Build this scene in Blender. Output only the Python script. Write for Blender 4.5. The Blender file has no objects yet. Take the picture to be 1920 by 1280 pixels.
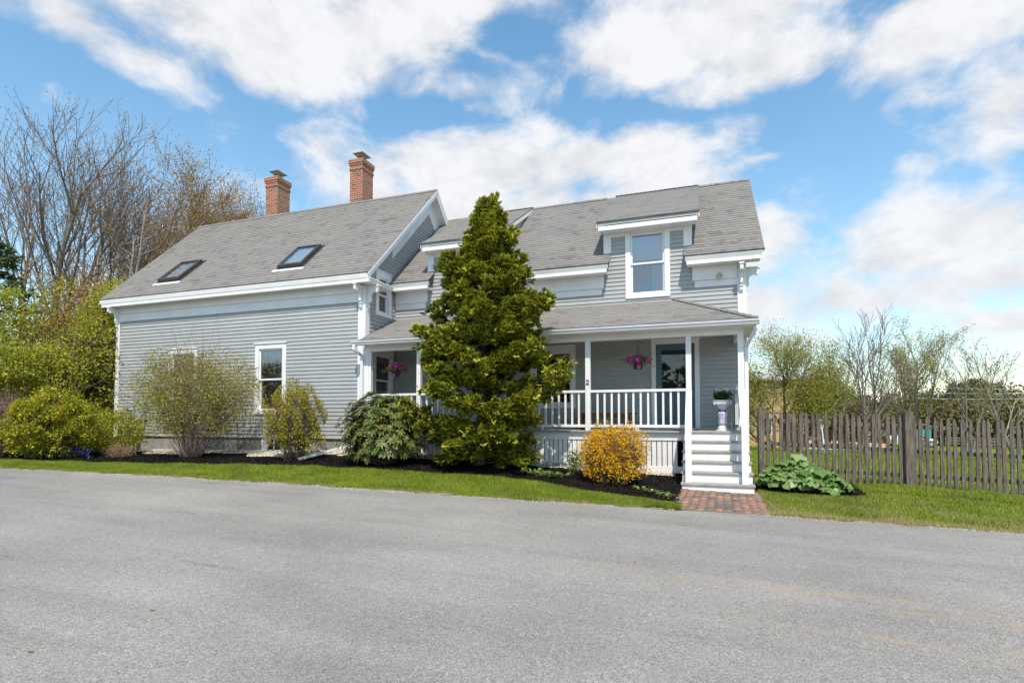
import bpy, math, random
import numpy as np
from mathutils import Matrix, Vector
R = math.radians
scene = bpy.context.scene
col = scene.collection
random.seed(7)
rng = np.random.default_rng(7)

# ------------------------------------------------------------------ camera
CZ = 1.55
YAW, PITCH = R(19.25), R(2.0)
cd = bpy.data.cameras.new("camera")
cam = bpy.data.objects.new("camera", cd)
col.objects.link(cam)
cam.location = (0, 0, CZ)
cam.rotation_euler = (R(90) + PITCH, 0, YAW)
cd.sensor_width = 36.0
cd.lens = 18.9
cd.shift_y = 0.0572
cd.clip_start = 0.1
cd.clip_end = 3000
scene.camera = cam

# ------------------------------------------------------------------ light
SUN_AZ = R(159)      # clockwise from +Y: from the front, a little to the right
SUN_EL = R(56)
sd = bpy.data.lights.new("sun", 'SUN')
sd.energy = 3.6
sd.angle = R(0.6)
sd.color = (1.0, 0.915, 0.79)
sun = bpy.data.objects.new("sun", sd)
col.objects.link(sun)
sv = Vector((math.sin(SUN_AZ) * math.cos(SUN_EL), math.cos(SUN_AZ) * math.cos(SUN_EL), math.sin(SUN_EL)))
sun.rotation_euler = sv.to_track_quat('Z', 'Y').to_euler()
scene.view_settings.view_transform = 'Standard'
scene.view_settings.look = 'None'
scene.view_settings.exposure = 0.47
scene.view_settings.gamma = 1.0
SKY_STRENGTH = 0.15

# cloud puffs: azimuth (deg, right of +Y), elevation (deg), half sizes (deg), weight
CLOUDS = [
    (-46.7, 33.6, 19.5, 3.1, 1.1), (-44.3, 30.6, 5.2, 2.0, 1), (-59.8, 30.3, 5.7, 2.0, 0.9), (-54.6, 29.2, 7.4, 1.7, 0.8),
    (-33.0, 36.0, 10.4, 3.2, 1.1), (-26.8, 31.9, 6.0, 1.8, 0.85), (-23.6, 30.5, 3.5, 1.1, 0.7),
    (-0.7, 34.6, 13.4, 2.9, 1.1), (7.2, 31.5, 7.0, 2.5, 1.1), (-6.1, 32.1, 6.0, 1.2, 0.6), (4.8, 30.4, 7.3, 1.4, 1),
    (19.9, 30.4, 9.2, 2.6, 1.1), (24.0, 23.3, 3.7, 3.1, 1), (22.7, 21.1, 3.8, 1.5, 0.7),
    (-21.0, 25.1, 18.4, 3.0, 1.15), (-10.6, 25.8, 11.2, 2.6, 1.1), (-34.5, 22.8, 5.5, 2.4, 0.85), (-19.2, 21.1, 18.9, 3.5, 1.1),
    (-1.9, 22.7, 6.3, 2.4, 0.9), (-41.3, 26.8, 5.0, 1.2, 0.34), (-34.5, 29.1, 5.0, 1.2, 0.34), (-37.2, 26.3, 4.0, 0.9, 0.3),
    (18.1, 14.1, 9.5, 3.7, 1.1), (22.5, 14.9, 4.5, 3.0, 1.1), (13.3, 10.7, 10.6, 3.3, 1.05), (8.3, 17.5, 3.6, 3.3, 0.75),
    (6.8, 11.4, 7.4, 3.5, 1), (5.5, 15.5, 2.8, 2.9, 0.8), (23.3, 7.7, 4.0, 1.2, 1), (22.8, 11.1, 4.4, 2.1, 1),
    (4.2, 27.0, 4.4, 1.3, 0.5), (-4.5, 27.6, 3.2, 1.3, 0.5), (18.9, 25.7, 2.2, 1.3, 0.55), (5.9, 24.0, 2.4, 0.4, 0.5),
    (9.0, 7.2, 7.5, 1.2, 0.75), (17.2, 7.1, 4.8, 1.1, 0.6), (-57.5, 10.0, 3.5, 2.6, 0.9), (-60.0, 25.6, 2.4, 1.0, 0.28),
    (10.5, 36.5, 16, 2.6, 1.1), (-38.0, 38.5, 26, 2.2, 1.0),
]

def build_world():
    w = bpy.data.worlds.new("World")
    scene.world = w
    w.use_nodes = True
    nt = w.node_tree
    N, L = nt.nodes, nt.links
    N.clear()
    out = N.new('ShaderNodeOutputWorld')
    bg = N.new('ShaderNodeBackground')
    bg.inputs['Strength'].default_value = SKY_STRENGTH
    L.new(bg.outputs[0], out.inputs[0])
    sky = N.new('ShaderNodeTexSky')
    sky.sky_type = 'NISHITA'
    sky.sun_disc = False
    sky.sun_elevation = SUN_EL
    sky.sun_rotation = SUN_AZ
    sky.air_density = 1.2
    sky.dust_density = 0.25
    sky.ozone_density = 2.0
    def math_(op, a, b=None, c=None, clamp=False):
        n = N.new('ShaderNodeMath'); n.operation = op; n.use_clamp = clamp
        for i, x in enumerate((a, b, c)):
            if x is None: continue
            if isinstance(x, (int, float)): n.inputs[i].default_value = x
            else: L.new(x, n.inputs[i])
        return n.outputs[0]
    tc = N.new('ShaderNodeTexCoord')
    vec = tc.outputs['Generated']
    sep = N.new('ShaderNodeSeparateXYZ'); L.new(vec, sep.inputs[0])
    az = math_('ARCTAN2', sep.outputs[0], sep.outputs[1])
    el = math_('ARCSINE', sep.outputs[2])
    az = math_('MULTIPLY', az, 180 / math.pi)
    el = math_('MULTIPLY', el, 180 / math.pi)
    comb = N.new('ShaderNodeCombineXYZ')
    L.new(az, comb.inputs[0]); L.new(el, comb.inputs[1])
    # stretched direction noise: clouds flatten towards the horizon
    def noise(scale, detail, rough, off, dist=0.0, zs=1.6):
        mp = N.new('ShaderNodeMapping')
        mp.inputs['Scale'].default_value = (1, 1, zs)
        mp.inputs['Location'].default_value = off
        L.new(vec, mp.inputs[0])
        n = N.new('ShaderNodeTexNoise')
        n.inputs['Scale'].default_value = scale
        n.inputs['Detail'].default_value = detail
        n.inputs['Roughness'].default_value = rough
        n.inputs['Distortion'].default_value = dist
        L.new(mp.outputs[0], n.inputs['Vector'])
        return n.outputs['Fac']
    n1 = noise(7.0, 9, 0.58, (3.1, 1.7, 0.4), 0.25)
    n2 = noise(3.0, 4, 0.5, (7.3, 2.2, 5.1))
    n3 = noise(16.0, 6, 0.6, (1.3, 8.2, 2.1))
    field = None
    for (ca, ce, sa, se, wt) in CLOUDS:
        s = N.new('ShaderNodeVectorMath'); s.operation = 'SUBTRACT'
        L.new(comb.outputs[0], s.inputs[0]); s.inputs[1].default_value = (ca, ce, 0)
        m = N.new('ShaderNodeVectorMath'); m.operation = 'MULTIPLY'
        L.new(s.outputs[0], m.inputs[0]); m.inputs[1].default_value = (1 / sa, 1 / se, 0)
        ln = N.new('ShaderNodeVectorMath'); ln.operation = 'LENGTH'
        L.new(m.outputs[0], ln.inputs[0])
        v = math_('MULTIPLY_ADD', ln.outputs['Value'], -wt, wt * 1.62)
        field = v if field is None else math_('SMOOTH_MAX', field, v, 0.25)
    # generic cover away from the view so the light all round is that of a half clouded day
    gen = math_('MULTIPLY_ADD', n2, 3.2, -1.22)
    back = N.new('ShaderNodeMapRange')
    L.new(math_('ABSOLUTE', math_('ADD', az, 19.0)), back.inputs[0])
    back.inputs[1].default_value = 55; back.inputs[2].default_value = 75
    back.inputs[3].default_value = -2.0; back.inputs[4].default_value = 0.0
    gen = math_('ADD', gen, back.outputs[0])
    field = math_('MAXIMUM', field, gen)
    d = math_('ADD', math_('MULTIPLY', field, 0.55), math_('MULTIPLY_ADD', n1, 2.1, -1.12))
    mr = N.new('ShaderNodeMapRange'); mr.interpolation_type = 'SMOOTHSTEP'
    L.new(d, mr.inputs[0])
    mr.inputs[1].default_value = 0.0; mr.inputs[2].default_value = 0.66
    dens = math_('MULTIPLY', mr.outputs[0], 0.97)
    # thin veil everywhere, thicker at the horizon
    veil = N.new('ShaderNodeMapRange')
    L.new(el, veil.inputs[0])
    veil.inputs[1].default_value = 0; veil.inputs[2].default_value = 34
    veil.inputs[3].default_value = 0.18; veil.inputs[4].default_value = 0.02
    vv = math_('MULTIPLY', veil.outputs[0], math_('MULTIPLY_ADD', n2, 1.2, 0.4))
    dens = math_('MAXIMUM', dens, vv)
    # cloud colour: white with lilac-grey hearts
    shade = math_('ADD', math_('MULTIPLY', n3, 0.55), math_('MULTIPLY', n1, 0.75))
    cr = N.new('ShaderNodeValToRGB')
    e = cr.color_ramp.elements
    e[0].position = 0.44; e[0].color = (0.68, 0.69, 0.725, 1)
    e[1].position = 0.74; e[1].color = (0.93, 0.935, 0.95, 1)
    L.new(shade, cr.inputs[0])
    cm = N.new('ShaderNodeVectorMath'); cm.operation = 'SCALE'
    L.new(cr.outputs[0], cm.inputs[0]); cm.inputs['Scale'].default_value = CLOUD_V
    hs = N.new('ShaderNodeHueSaturation')
    hs.inputs['Hue'].default_value = SKY_HUE
    hs.inputs['Saturation'].default_value = SKY_SAT
    hs.inputs['Value'].default_value = SKY_VAL
    L.new(sky.outputs[0], hs.inputs['Color'])
    mx = N.new('ShaderNodeMix'); mx.data_type = 'RGBA'
    L.new(dens, mx.inputs[0]); L.new(hs.outputs[0], mx.inputs[6]); L.new(cm.outputs[0], mx.inputs[7])
    L.new(mx.outputs[2], bg.inputs['Color'])
CLOUD_V, SKY_HUE, SKY_SAT, SKY_VAL = 4.9, 0.487, 1.16, 1.04
build_world()

# ------------------------------------------------------------------ helpers
def np_mesh(name, V, F, uv=None, attr=None, smooth=False):
    """V (n,3); F (m,k) int array, or list of such arrays."""
    if not isinstance(F, list): F = [F]
    F = [np.asarray(f, dtype=np.int32) for f in F if len(f)]
    me = bpy.data.meshes.new(name)
    V = np.asarray(V, dtype=np.float32)
    me.vertices.add(len(V)); me.vertices.foreach_set('co', V.ravel())
    nl = sum(f.size for f in F); nf = sum(len(f) for f in F)
    me.loops.add(nl); me.polygons.add(nf)
    me.loops.foreach_set('vertex_index', np.concatenate([f.ravel() for f in F]))
    tot = np.concatenate([np.full(len(f), f.shape[1], np.int32) for f in F])
    st = np.concatenate([[0], np.cumsum(tot)[:-1]]).astype(np.int32)
    me.polygons.foreach_set('loop_start', st)
    if smooth: me.polygons.foreach_set('use_smooth', np.ones(nf, bool))
    me.update(calc_edges=True)
    if attr is not None:
        for k, a in attr.items():
            at = me.attributes.new(k, 'FLOAT', 'POINT')
            at.data.foreach_set('value', np.asarray(a, np.float32))
    return me

def link(name, me, mat, parent=None):
    o = bpy.data.objects.new(name, me)
    col.objects.link(o)
    if mat is not None and not me.materials:
        for m in (mat if isinstance(mat, (list, tuple)) else [mat]): me.materials.append(m)
    if parent is not None:
        o.parent = parent
        o.matrix_parent_inverse = Matrix.Translation(-Vector(world_loc(parent)))
    return o

def world_loc(o):
    p = Vector(o.location)
    q = o
    while q.parent is not None:
        # every parent inverse cancels its parent, so a child's own location is its world place
        break
    return p

def tag(o, label=None, cat=None, group=None, kind=None):
    if label: o['label'] = label
    if cat: o['category'] = cat
    if group: o['group'] = group
    if kind: o['kind'] = kind
    return o

def thing(name, label, cat, loc=(0, 0, 0), group=None):
    o = bpy.data.objects.new(name, None)
    o.empty_display_size = 0.2
    col.objects.link(o)
    o.location = loc
    return tag(o, label, cat, group)

class MB:
    """collects polygons; builds ONE mesh object. xf maps local (a, b, c) to world."""
    def __init__(s, xf=None): s.v = []; s.f = []; s.uv = []; s.mi = []; s.xf = xf; s.m = 0
    def face(s, pts, uv=None):
        i = len(s.v)
        if s.xf: pts = [s.xf(*p) for p in pts]
        s.v += [tuple(p) for p in pts]
        s.f.append(list(range(i, i + len(pts)))); s.uv.append(uv); s.mi.append(s.m)
    def box(s, x0, x1, y0, y1, z0, z1, bev=0.0):
        P = [(x0,y0,z0),(x1,y0,z0),(x1,y1,z0),(x0,y1,z0),(x0,y0,z1),(x1,y0,z1),(x1,y1,z1),(x0,y1,z1)]
        s.hexa(P)
    def hexa(s, P):
        i = len(s.v)
        if s.xf: P = [s.xf(*p) for p in P]
        s.v += [tuple(p) for p in P]
        for q in ((0,3,2,1),(4,5,6,7),(0,1,5,4),(1,2,6,5),(2,3,7,6),(3,0,4,7)):
            s.f.append([i + k for k in q]); s.uv.append(None); s.mi.append(s.m)
    def prism(s, prof, f0, f1):
        """prof: list of 2d points; f0/f1: functions to 3d for the two ends"""
        n = len(prof); i = len(s.v)
        A = [f0(*p) for p in prof]; B = [f1(*p) for p in prof]
        if s.xf: A = [s.xf(*p) for p in A]; B = [s.xf(*p) for p in B]
        s.v += [tuple(p) for p in A] + [tuple(p) for p in B]
        s.f.append([i + k for k in range(n)][::-1]); s.uv.append(None); s.mi.append(s.m)
        s.f.append([i + n + k for k in range(n)]); s.uv.append(None); s.mi.append(s.m)
        for k in range(n):
            k2 = (k + 1) % n
            s.f.append([i + k, i + k2, i + n + k2, i + n + k]); s.uv.append(None); s.mi.append(s.m)
    def beam(s, p0, p1, w, h, up=(0, 0, 1)):
        """box from p0 to p1, section w (sideways) x h (up)"""
        p0, p1 = Vector(p0), Vector(p1)
        d = (p1 - p0).normalized(); u = Vector(up)
        sd_ = d.cross(u).normalized(); u = sd_.cross(d).normalized()
        a, b = sd_ * w / 2, u * h / 2
        s.hexa([p0-a-b, p0+a-b, p1+a-b, p1-a-b, p0-a+b, p0+a+b, p1+a+b, p1-a+b])
    def tube(s, pts, r, n=8, cap=True):
        pts = [Vector(p) for p in pts]
        rs = r if isinstance(r, (list, tuple)) else [r] * len(pts)
        i = len(s.v); m = len(pts)
        ref = Vector((0, 0, 1))
        for k, p in enumerate(pts):
            d = (pts[min(k+1, m-1)] - pts[max(k-1, 0)]).normalized()
            if abs(d.dot(ref)) > .95: a = d.cross(Vector((0, 1, 0))).normalized()
            else: a = d.cross(ref).normalized()
            b = a.cross(d).normalized()
            for j in range(n):
                t = 2 * math.pi * j / n
                q = p + a * (math.cos(t) * rs[k]) + b * (math.sin(t) * rs[k])
                s.v.append(tuple(q if not s.xf else s.xf(*q)))
        for k in range(m - 1):
            for j in range(n):
                j2 = (j + 1) % n
                s.f.append([i+k*n+j, i+k*n+j2, i+(k+1)*n+j2, i+(k+1)*n+j]); s.uv.append(None); s.mi.append(s.m)
        if cap:
            s.f.append([i + j for j in range(n)][::-1]); s.uv.append(None); s.mi.append(s.m)
            s.f.append([i + (m-1)*n + j for j in range(n)]); s.uv.append(None); s.mi.append(s.m)
    def lathe(s, c, prof, n=20):
        i = len(s.v)
        for (r, z) in prof:
            for j in range(n):
                t = 2 * math.pi * j / n
                s.v.append((c[0] + r * math.cos(t), c[1] + r * math.sin(t), c[2] + z))
        m = len(prof)
        for k in range(m - 1):
            for j in range(n):
                j2 = (j + 1) % n
                s.f.append([i+k*n+j, i+k*n+j2, i+(k+1)*n+j2, i+(k+1)*n+j]); s.uv.append(None); s.mi.append(s.m)
        s.f.append([i + j for j in range(n)][::-1]); s.uv.append(None); s.mi.append(s.m)
        s.f.append([i + (m-1)*n + j for j in range(n)]); s.uv.append(None); s.mi.append(s.m)
    def build(s, name, mat, parent=None, smooth=False, bevel=0.0):
        me = bpy.data.meshes.new(name)
        me.from_pydata(s.v, [], s.f)
        uvl = me.uv_layers.new(name='UVMap')
        data = np.zeros((len(me.loops), 2), np.float32)
        co = np.array(s.v)
        for p, uv in zip(me.polygons, s.uv):
            li = list(p.loop_indices)
            if uv is not None:
                for l, u in zip(li, uv): data[l] = u
            else:
                nx, ny, nz = (abs(c) for c in p.normal)
                for l, vi in zip(li, p.vertices):
                    x, y, z = co[vi]
                    data[l] = (x, y) if nz >= nx and nz >= ny else ((y, z) if nx > ny else (x, z))
        uvl.data.foreach_set('uv', data.ravel())
        mats = mat if isinstance(mat, (list, tuple)) else [mat]
        for m in mats: me.materials.append(m)
        if len(mats) > 1:
            me.polygons.foreach_set('material_index', np.array(s.mi, np.int32))
        if smooth: me.polygons.foreach_set('use_smooth', np.ones(len(me.polygons), bool))
        me.update()
        o = link(name, me, None, parent)
        if bevel:
            md = o.modifiers.new('bevel', 'BEVEL'); md.width = bevel; md.segments = 2; md.limit_method = 'ANGLE'
        return o

# ------------------------------------------------------------------ materials
def new_mat(name):
    m = bpy.data.materials.new(name); m.use_nodes = True
    nt = m.node_tree
    return m, nt, nt.nodes, nt.links, nt.nodes['Principled BSDF']

def rgba(c): return (c[0], c[1], c[2], 1)

def n_noise(N, L, vec, scale, detail=4, rough=.55, dist=0.0):
    n = N.new('ShaderNodeTexNoise')
    n.inputs['Scale'].default_value = scale; n.inputs['Detail'].default_value = detail
    n.inputs['Roughness'].default_value = rough; n.inputs['Distortion'].default_value = dist
    if vec is not None: L.new(vec, n.inputs['Vector'])
    return n.outputs['Fac']

def n_ramp(N, L, fac, stops, interp='LINEAR'):
    r = N.new('ShaderNodeValToRGB'); r.color_ramp.interpolation = interp
    e = r.color_ramp.elements
    while len(e) > 1: e.remove(e[-1])
    e[0].position, e[0].color = stops[0][0], rgba(stops[0][1])
    for p, c in stops[1:]:
        k = e.new(p); k.color = rgba(c)
    L.new(fac, r.inputs[0])
    return r.outputs[0]

def n_mix(N, L, fac, a, b, blend='MIX'):
    m = N.new('ShaderNodeMix'); m.data_type = 'RGBA'; m.blend_type = blend
    for sock, x in ((0, fac), (6, a), (7, b)):
        if isinstance(x, (int, float)): m.inputs[sock].default_value = x
        elif isinstance(x, tuple): m.inputs[sock].default_value = rgba(x)
        else: L.new(x, m.inputs[sock])
    return m.outputs[2]

def n_math(N, L, op, a, b=None, c=None, clamp=False):
    n = N.new('ShaderNodeMath'); n.operation = op; n.use_clamp = clamp
    for i, x in enumerate((a, b, c)):
        if x is None: continue
        if isinstance(x, (int, float)): n.inputs[i].default_value = x
        else: L.new(x, n.inputs[i])
    return n.outputs[0]

def n_bump(N, L, h, bsdf, strength=.3, dist=.01):
    b = N.new('ShaderNodeBump'); b.inputs['Strength'].default_value = strength; b.inputs['Distance'].default_value = dist
    L.new(h, b.inputs['Height']); L.new(b.outputs[0], bsdf.inputs['Normal'])

def pos(N): return N.new('ShaderNodeNewGeometry').outputs['Position']

def m_paint(name, c, rough=.5, var=.08, scale=2.5, bump=.05, bscale=60, island=0.0, spec=.3, stretch=(1, 1, 1)):
    m, nt, N, L, B = new_mat(name)
    p = pos(N)
    if stretch != (1, 1, 1):
        mp = N.new('ShaderNodeMapping'); mp.inputs['Scale'].default_value = stretch; L.new(p, mp.inputs[0]); p = mp.outputs[0]
    f = n_noise(N, L, p, scale, 6, .6)
    lo = tuple(x * (1 - var) for x in c); hi = tuple(min(1, x * (1 + var)) for x in c)
    cc = n_ramp(N, L, f, [(.3, lo), (.7, hi)])
    if island:
        ri = N.new('ShaderNodeNewGeometry').outputs['Random Per Island']
        cc = n_mix(N, L, 1.0, cc, n_ramp(N, L, ri, [(0, (1 - island,) * 3), (1, (1, 1, 1))]), 'MULTIPLY')
    L.new(cc, B.inputs['Base Color'])
    B.inputs['Roughness'].default_value = rough
    B.inputs['Specular IOR Level'].default_value = spec
    if bump: n_bump(N, L, n_noise(N, L, p, bscale, 3), B, bump, .01)
    return m

def m_leaf(name, stops, trans=.3, rough=.55, patch=None, patch_scale=1.5, attr=None):
    """stops over the per-leaf random value (or over a stored attribute)"""
    m, nt, N, L, B = new_mat(name)
    g = N.new('ShaderNodeNewGeometry')
    fac = g.outputs['Random Per Island']
    if attr:
        a = N.new('ShaderNodeAttribute'); a.attribute_name = attr
        fac = n_math(N, L, 'ADD', a.outputs['Fac'], n_math(N, L, 'MULTIPLY_ADD', fac, .3, -.15), clamp=True)
    if patch:
        f = n_noise(N, L, g.outputs['Position'], patch_scale, 3)
        fac = n_math(N, L, 'ADD', fac, n_math(N, L, 'MULTIPLY_ADD', f, 2 * patch, -patch), clamp=True)
    c = n_ramp(N, L, fac, stops)
    L.new(c, B.inputs['Base Color'])
    B.inputs['Roughness'].default_value = rough
    B.inputs['Specular IOR Level'].default_value = .25
    if trans:
        t = N.new('ShaderNodeBsdfTranslucent'); L.new(c, t.inputs['Color'])
        mx = N.new('ShaderNodeMixShader'); mx.inputs[0].default_value = trans
        out = N['Material Output'] if 'Material Output' in N else None
        L.new(B.outputs[0], mx.inputs[1]); L.new(t.outputs[0], mx.inputs[2]); L.new(mx.outputs[0], out.inputs[0])
    return m

def m_siding(name, c):
    m, nt, N, L, B = new_mat(name)
    p = pos(N)
    mp = N.new('ShaderNodeMapping'); mp.inputs['Scale'].default_value = (1, 1, 9); L.new(p, mp.inputs[0])
    f = n_noise(N, L, mp.outputs[0], 1.3, 6, .65)
    cc = n_ramp(N, L, f, [(.3, tuple(x * .93 for x in c)), (.7, tuple(x * 1.05 for x in c))])
    ri = N.new('ShaderNodeNewGeometry').outputs['Random Per Island']
    cc = n_mix(N, L, 1.0, cc, n_ramp(N, L, ri, [(0, (.93,) * 3), (1, (1, 1, 1))]), 'MULTIPLY')
    # pale chalky weathering in blotches
    w = n_noise(N, L, p, .9, 7, .7)
    cc = n_mix(N, L, n_math(N, L, 'MULTIPLY_ADD', w, 1.6, -.86, clamp=True), cc, tuple(min(1, x * 1.25 + .02) for x in c))
    L.new(cc, B.inputs['Base Color'])
    B.inputs['Roughness'].default_value = .55; B.inputs['Specular IOR Level'].default_value = .3
    mp2 = N.new('ShaderNodeMapping'); mp2.inputs['Scale'].default_value = (4, 4, 60); L.new(p, mp2.inputs[0])
    n_bump(N, L, n_noise(N, L, mp2.outputs[0], 3, 4), B, .12, .004)
    return m

def m_shingle(name, c, warm):
    m, nt, N, L, B = new_mat(name)
    uv = N.new('ShaderNodeUVMap').outputs[0]
    def bricks(w, h, off, sq, seed):
        mp = N.new('ShaderNodeMapping'); mp.inputs['Location'].default_value = (seed, 0, 0); L.new(uv, mp.inputs[0])
        b = N.new('ShaderNodeTexBrick')
        b.offset = off; b.squash = sq; b.squash_frequency = 3; b.offset_frequency = 2
        b.inputs['Scale'].default_value = 1; b.inputs['Brick Width'].default_value = w; b.inputs['Row Height'].default_value = h
        b.inputs['Mortar Size'].default_value = .004; b.inputs['Mortar Smooth'].default_value = .2
        b.inputs['Color1'].default_value = (0, 0, 0, 1); b.inputs['Color2'].default_value = (1, 1, 1, 1); b.inputs['Mortar'].default_value = (.15, .15, .15, 1)
        L.new(mp.outputs[0], b.inputs['Vector'])
        return b.outputs['Color'], b.outputs['Fac']
    c1, f1 = bricks(.34, .14, .37, 1.35, 0.0)
    c2, f2 = bricks(.19, .14, .61, .7, 3.3)
    mixv = n_mix(N, L, .5, c1, c2)
    cc = n_ramp(N, L, mixv, [(0, tuple(x * .66 for x in c)), (.3, tuple(x * .97 for x in c)), (.75, warm), (1, tuple(x * 1.13 for x in c))])
    sp = n_noise(N, L, pos(N), 260, 2, .7)
    cc = n_mix(N, L, 1.0, cc, n_ramp(N, L, sp, [(.3, (.72,) * 3), (.7, (1.2,) * 3)]), 'MULTIPLY')
    big = n_noise(N, L, pos(N), .8, 4)
    cc = n_mix(N, L, 1.0, cc, n_ramp(N, L, big, [(.3, (.95,) * 3), (.7, (1.05,) * 3)]), 'MULTIPLY')
    L.new(cc, B.inputs['Base Color']); B.inputs['Roughness'].default_value = .92; B.inputs['Specular IOR Level'].default_value = .15
    h = n_math(N, L, 'ADD', n_math(N, L, 'MULTIPLY', mixv, 1.0), n_math(N, L, 'MULTIPLY', sp, .5))
    n_bump(N, L, h, B, .6, .006)
    return m

def m_brick(name, bw, bh, cols, mortar, msize=.008, off=.5):
    m, nt, N, L, B = new_mat(name)
    uv = N.new('ShaderNodeUVMap').outputs[0]
    b = N.new('ShaderNodeTexBrick'); b.offset = off
    b.inputs['Scale'].default_value = 1; b.inputs['Brick Width'].default_value = bw; b.inputs['Row Height'].default_value = bh
    b.inputs['Mortar Size'].default_value = msize; b.inputs['Mortar Smooth'].default_value = .3
    b.inputs['Color1'].default_value = (0, 0, 0, 1); b.inputs['Color2'].default_value = (1, 1, 1, 1); b.inputs['Mortar'].default_value = (.5, .5, .5, 1)
    L.new(uv, b.inputs['Vector'])
    n = len(cols)
    cc = n_ramp(N, L, b.outputs['Color'], [(i / (n - 1), c) for i, c in enumerate(cols)])
    sp = n_noise(N, L, pos(N), 60, 4, .7)
    cc = n_mix(N, L, 1.0, cc, n_ramp(N, L, sp, [(.3, (.75,) * 3), (.7, (1.15,) * 3)]), 'MULTIPLY')
    cc = n_mix(N, L, b.outputs['Fac'], cc, mortar)
    L.new(cc, B.inputs['Base Color']); B.inputs['Roughness'].default_value = .9
    h = n_math(N, L, 'SUBTRACT', n_math(N, L, 'MULTIPLY', sp, .3), b.outputs['Fac'])
    n_bump(N, L, h, B, .6, .008)
    return m

def m_glass(name, refl=.14, tint=(.9, .95, 1.0)):
    m, nt, N, L, B = new_mat(name)
    N.remove(B)
    g = N.new('ShaderNodeBsdfGlossy'); g.inputs['Roughness'].default_value = .02; g.inputs['Color'].default_value = rgba(tint)
    t = N.new('ShaderNodeBsdfTransparent'); t.inputs['Color'].default_value = (.72, .76, .78, 1)
    fr = N.new('ShaderNodeFresnel'); fr.inputs['IOR'].default_value = 1.5
    mx = N.new('ShaderNodeMixShader')
    L.new(n_math(N, L, 'MULTIPLY_ADD', fr.outputs[0], 1.3, refl, clamp=True), mx.inputs[0])
    p = pos(N)
    bp = N.new('ShaderNodeBump'); bp.inputs['Strength'].default_value = .05; bp.inputs['Distance'].default_value = .05
    L.new(n_noise(N, L, p, 1.6, 2), bp.inputs['Height']); L.new(bp.outputs[0], g.inputs['Normal'])
    L.new(t.outputs[0], mx.inputs[1]); L.new(g.outputs[0], mx.inputs[2])
    L.new(mx.outputs[0], N['Material Output'].inputs[0])
    return m

M = {}
M['siding'] = m_siding('grey_blue_siding', (.385, .40, .40))
M['white'] = m_paint('white_trim_paint', (.785, .785, .78), .45, .07, 2.2, .06, 40)
M['whitewood'] = m_paint('white_painted_boards', (.76, .76, .76), .5, .09, 4, .12, 30, stretch=(1, 1, .3))
M['gutter'] = m_paint('white_gutter', (.74, .75, .76), .35, .03, 3, 0)
M['shingle'] = m_shingle('asphalt_shingles', (.225, .217, .207), (.245, .229, .211))
M['brick'] = m_brick('chimney_brick', .20, .075, [(.13, .06, .045), (.34, .095, .05), (.40, .12, .06), (.36, .10, .05), (.22, .09, .06)], (.42, .36, .28), .010)
M['concrete'] = m_paint('foundation_concrete', (.27, .265, .245), .95, .3, 3, .5, 25)
M['glass'] = m_glass('window_glass', .13)
M['skyglass'] = m_glass('upper_window_glass', .20)
M['doorglass'] = m_glass('door_glass', .03)
M['glass_sky'] = m_glass('skylight_glass', .3)
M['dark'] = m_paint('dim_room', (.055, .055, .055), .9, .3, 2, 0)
M['brasslamp'] = m_paint('tan_lamp', (.42, .36, .25), .4, .1, 9, 0)
M['cream'] = m_paint('cream_plaque', (.62, .58, .42), .5, .1, 9, 0)
M['blind'] = m_paint('window_shade', (.70, .70, .68), .9, .05, 2, 0)
M['curtain'] = m_paint('curtain', (.42, .42, .41), .9, .12, 3, .3, 8)
M['bronze'] = m_paint('skylight_frame', (.055, .052, .048), .4, .15, 6, 0)
M['door'] = m_paint('teal_blue_door', (.095, .15, .19), .42, .06, 4, .05, 30)
M['deck'] = m_paint('porch_boards', (.34, .32, .29), .7, .2, 6, .2, 20, stretch=(1, 6, 1))
M['metal'] = m_paint('grey_metal', (.30, .32, .33), .45, .15, 6, .1, 20)
M['capmetal'] = m_paint('chimney_cap_metal', (.30, .31, .29), .35, .2, 8, 0)
M['fence'] = m_paint('weathered_fence', (.195, .162, .134), .95, .55, 5, .9, 14, island=.35, stretch=(6, 6, .8))
M['wood'] = m_paint('bench_wood', (.22, .11, .05), .6, .3, 5, .2, 20, stretch=(1, 6, 6))
M['black'] = m_paint('black_iron', (.02, .02, .02), .5, .2, 5, 0)
M['pot'] = m_paint('dark_pot', (.035, .045, .03), .7, .3, 12, 0)
M['bark'] = m_paint('bark_brown', (.085, .062, .048), .95, .4, 9, .8, 18, stretch=(3, 3, .7))
M['barkgrey'] = m_paint('bark_grey', (.21, .185, .165), .95, .4, 5, .6, 12, stretch=(3, 3, .7))
M['barkpale'] = m_paint('bark_pale', (.42, .38, .33), .95, .3, 5, .5, 12)
M['twig'] = m_paint('twigs', (.16, .115, .085), .95, .3, 7, 0)
M['twigpink'] = m_paint('reddish_twigs', (.26, .165, .13), .95, .3, 7, 0)
#MATS_END

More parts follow.
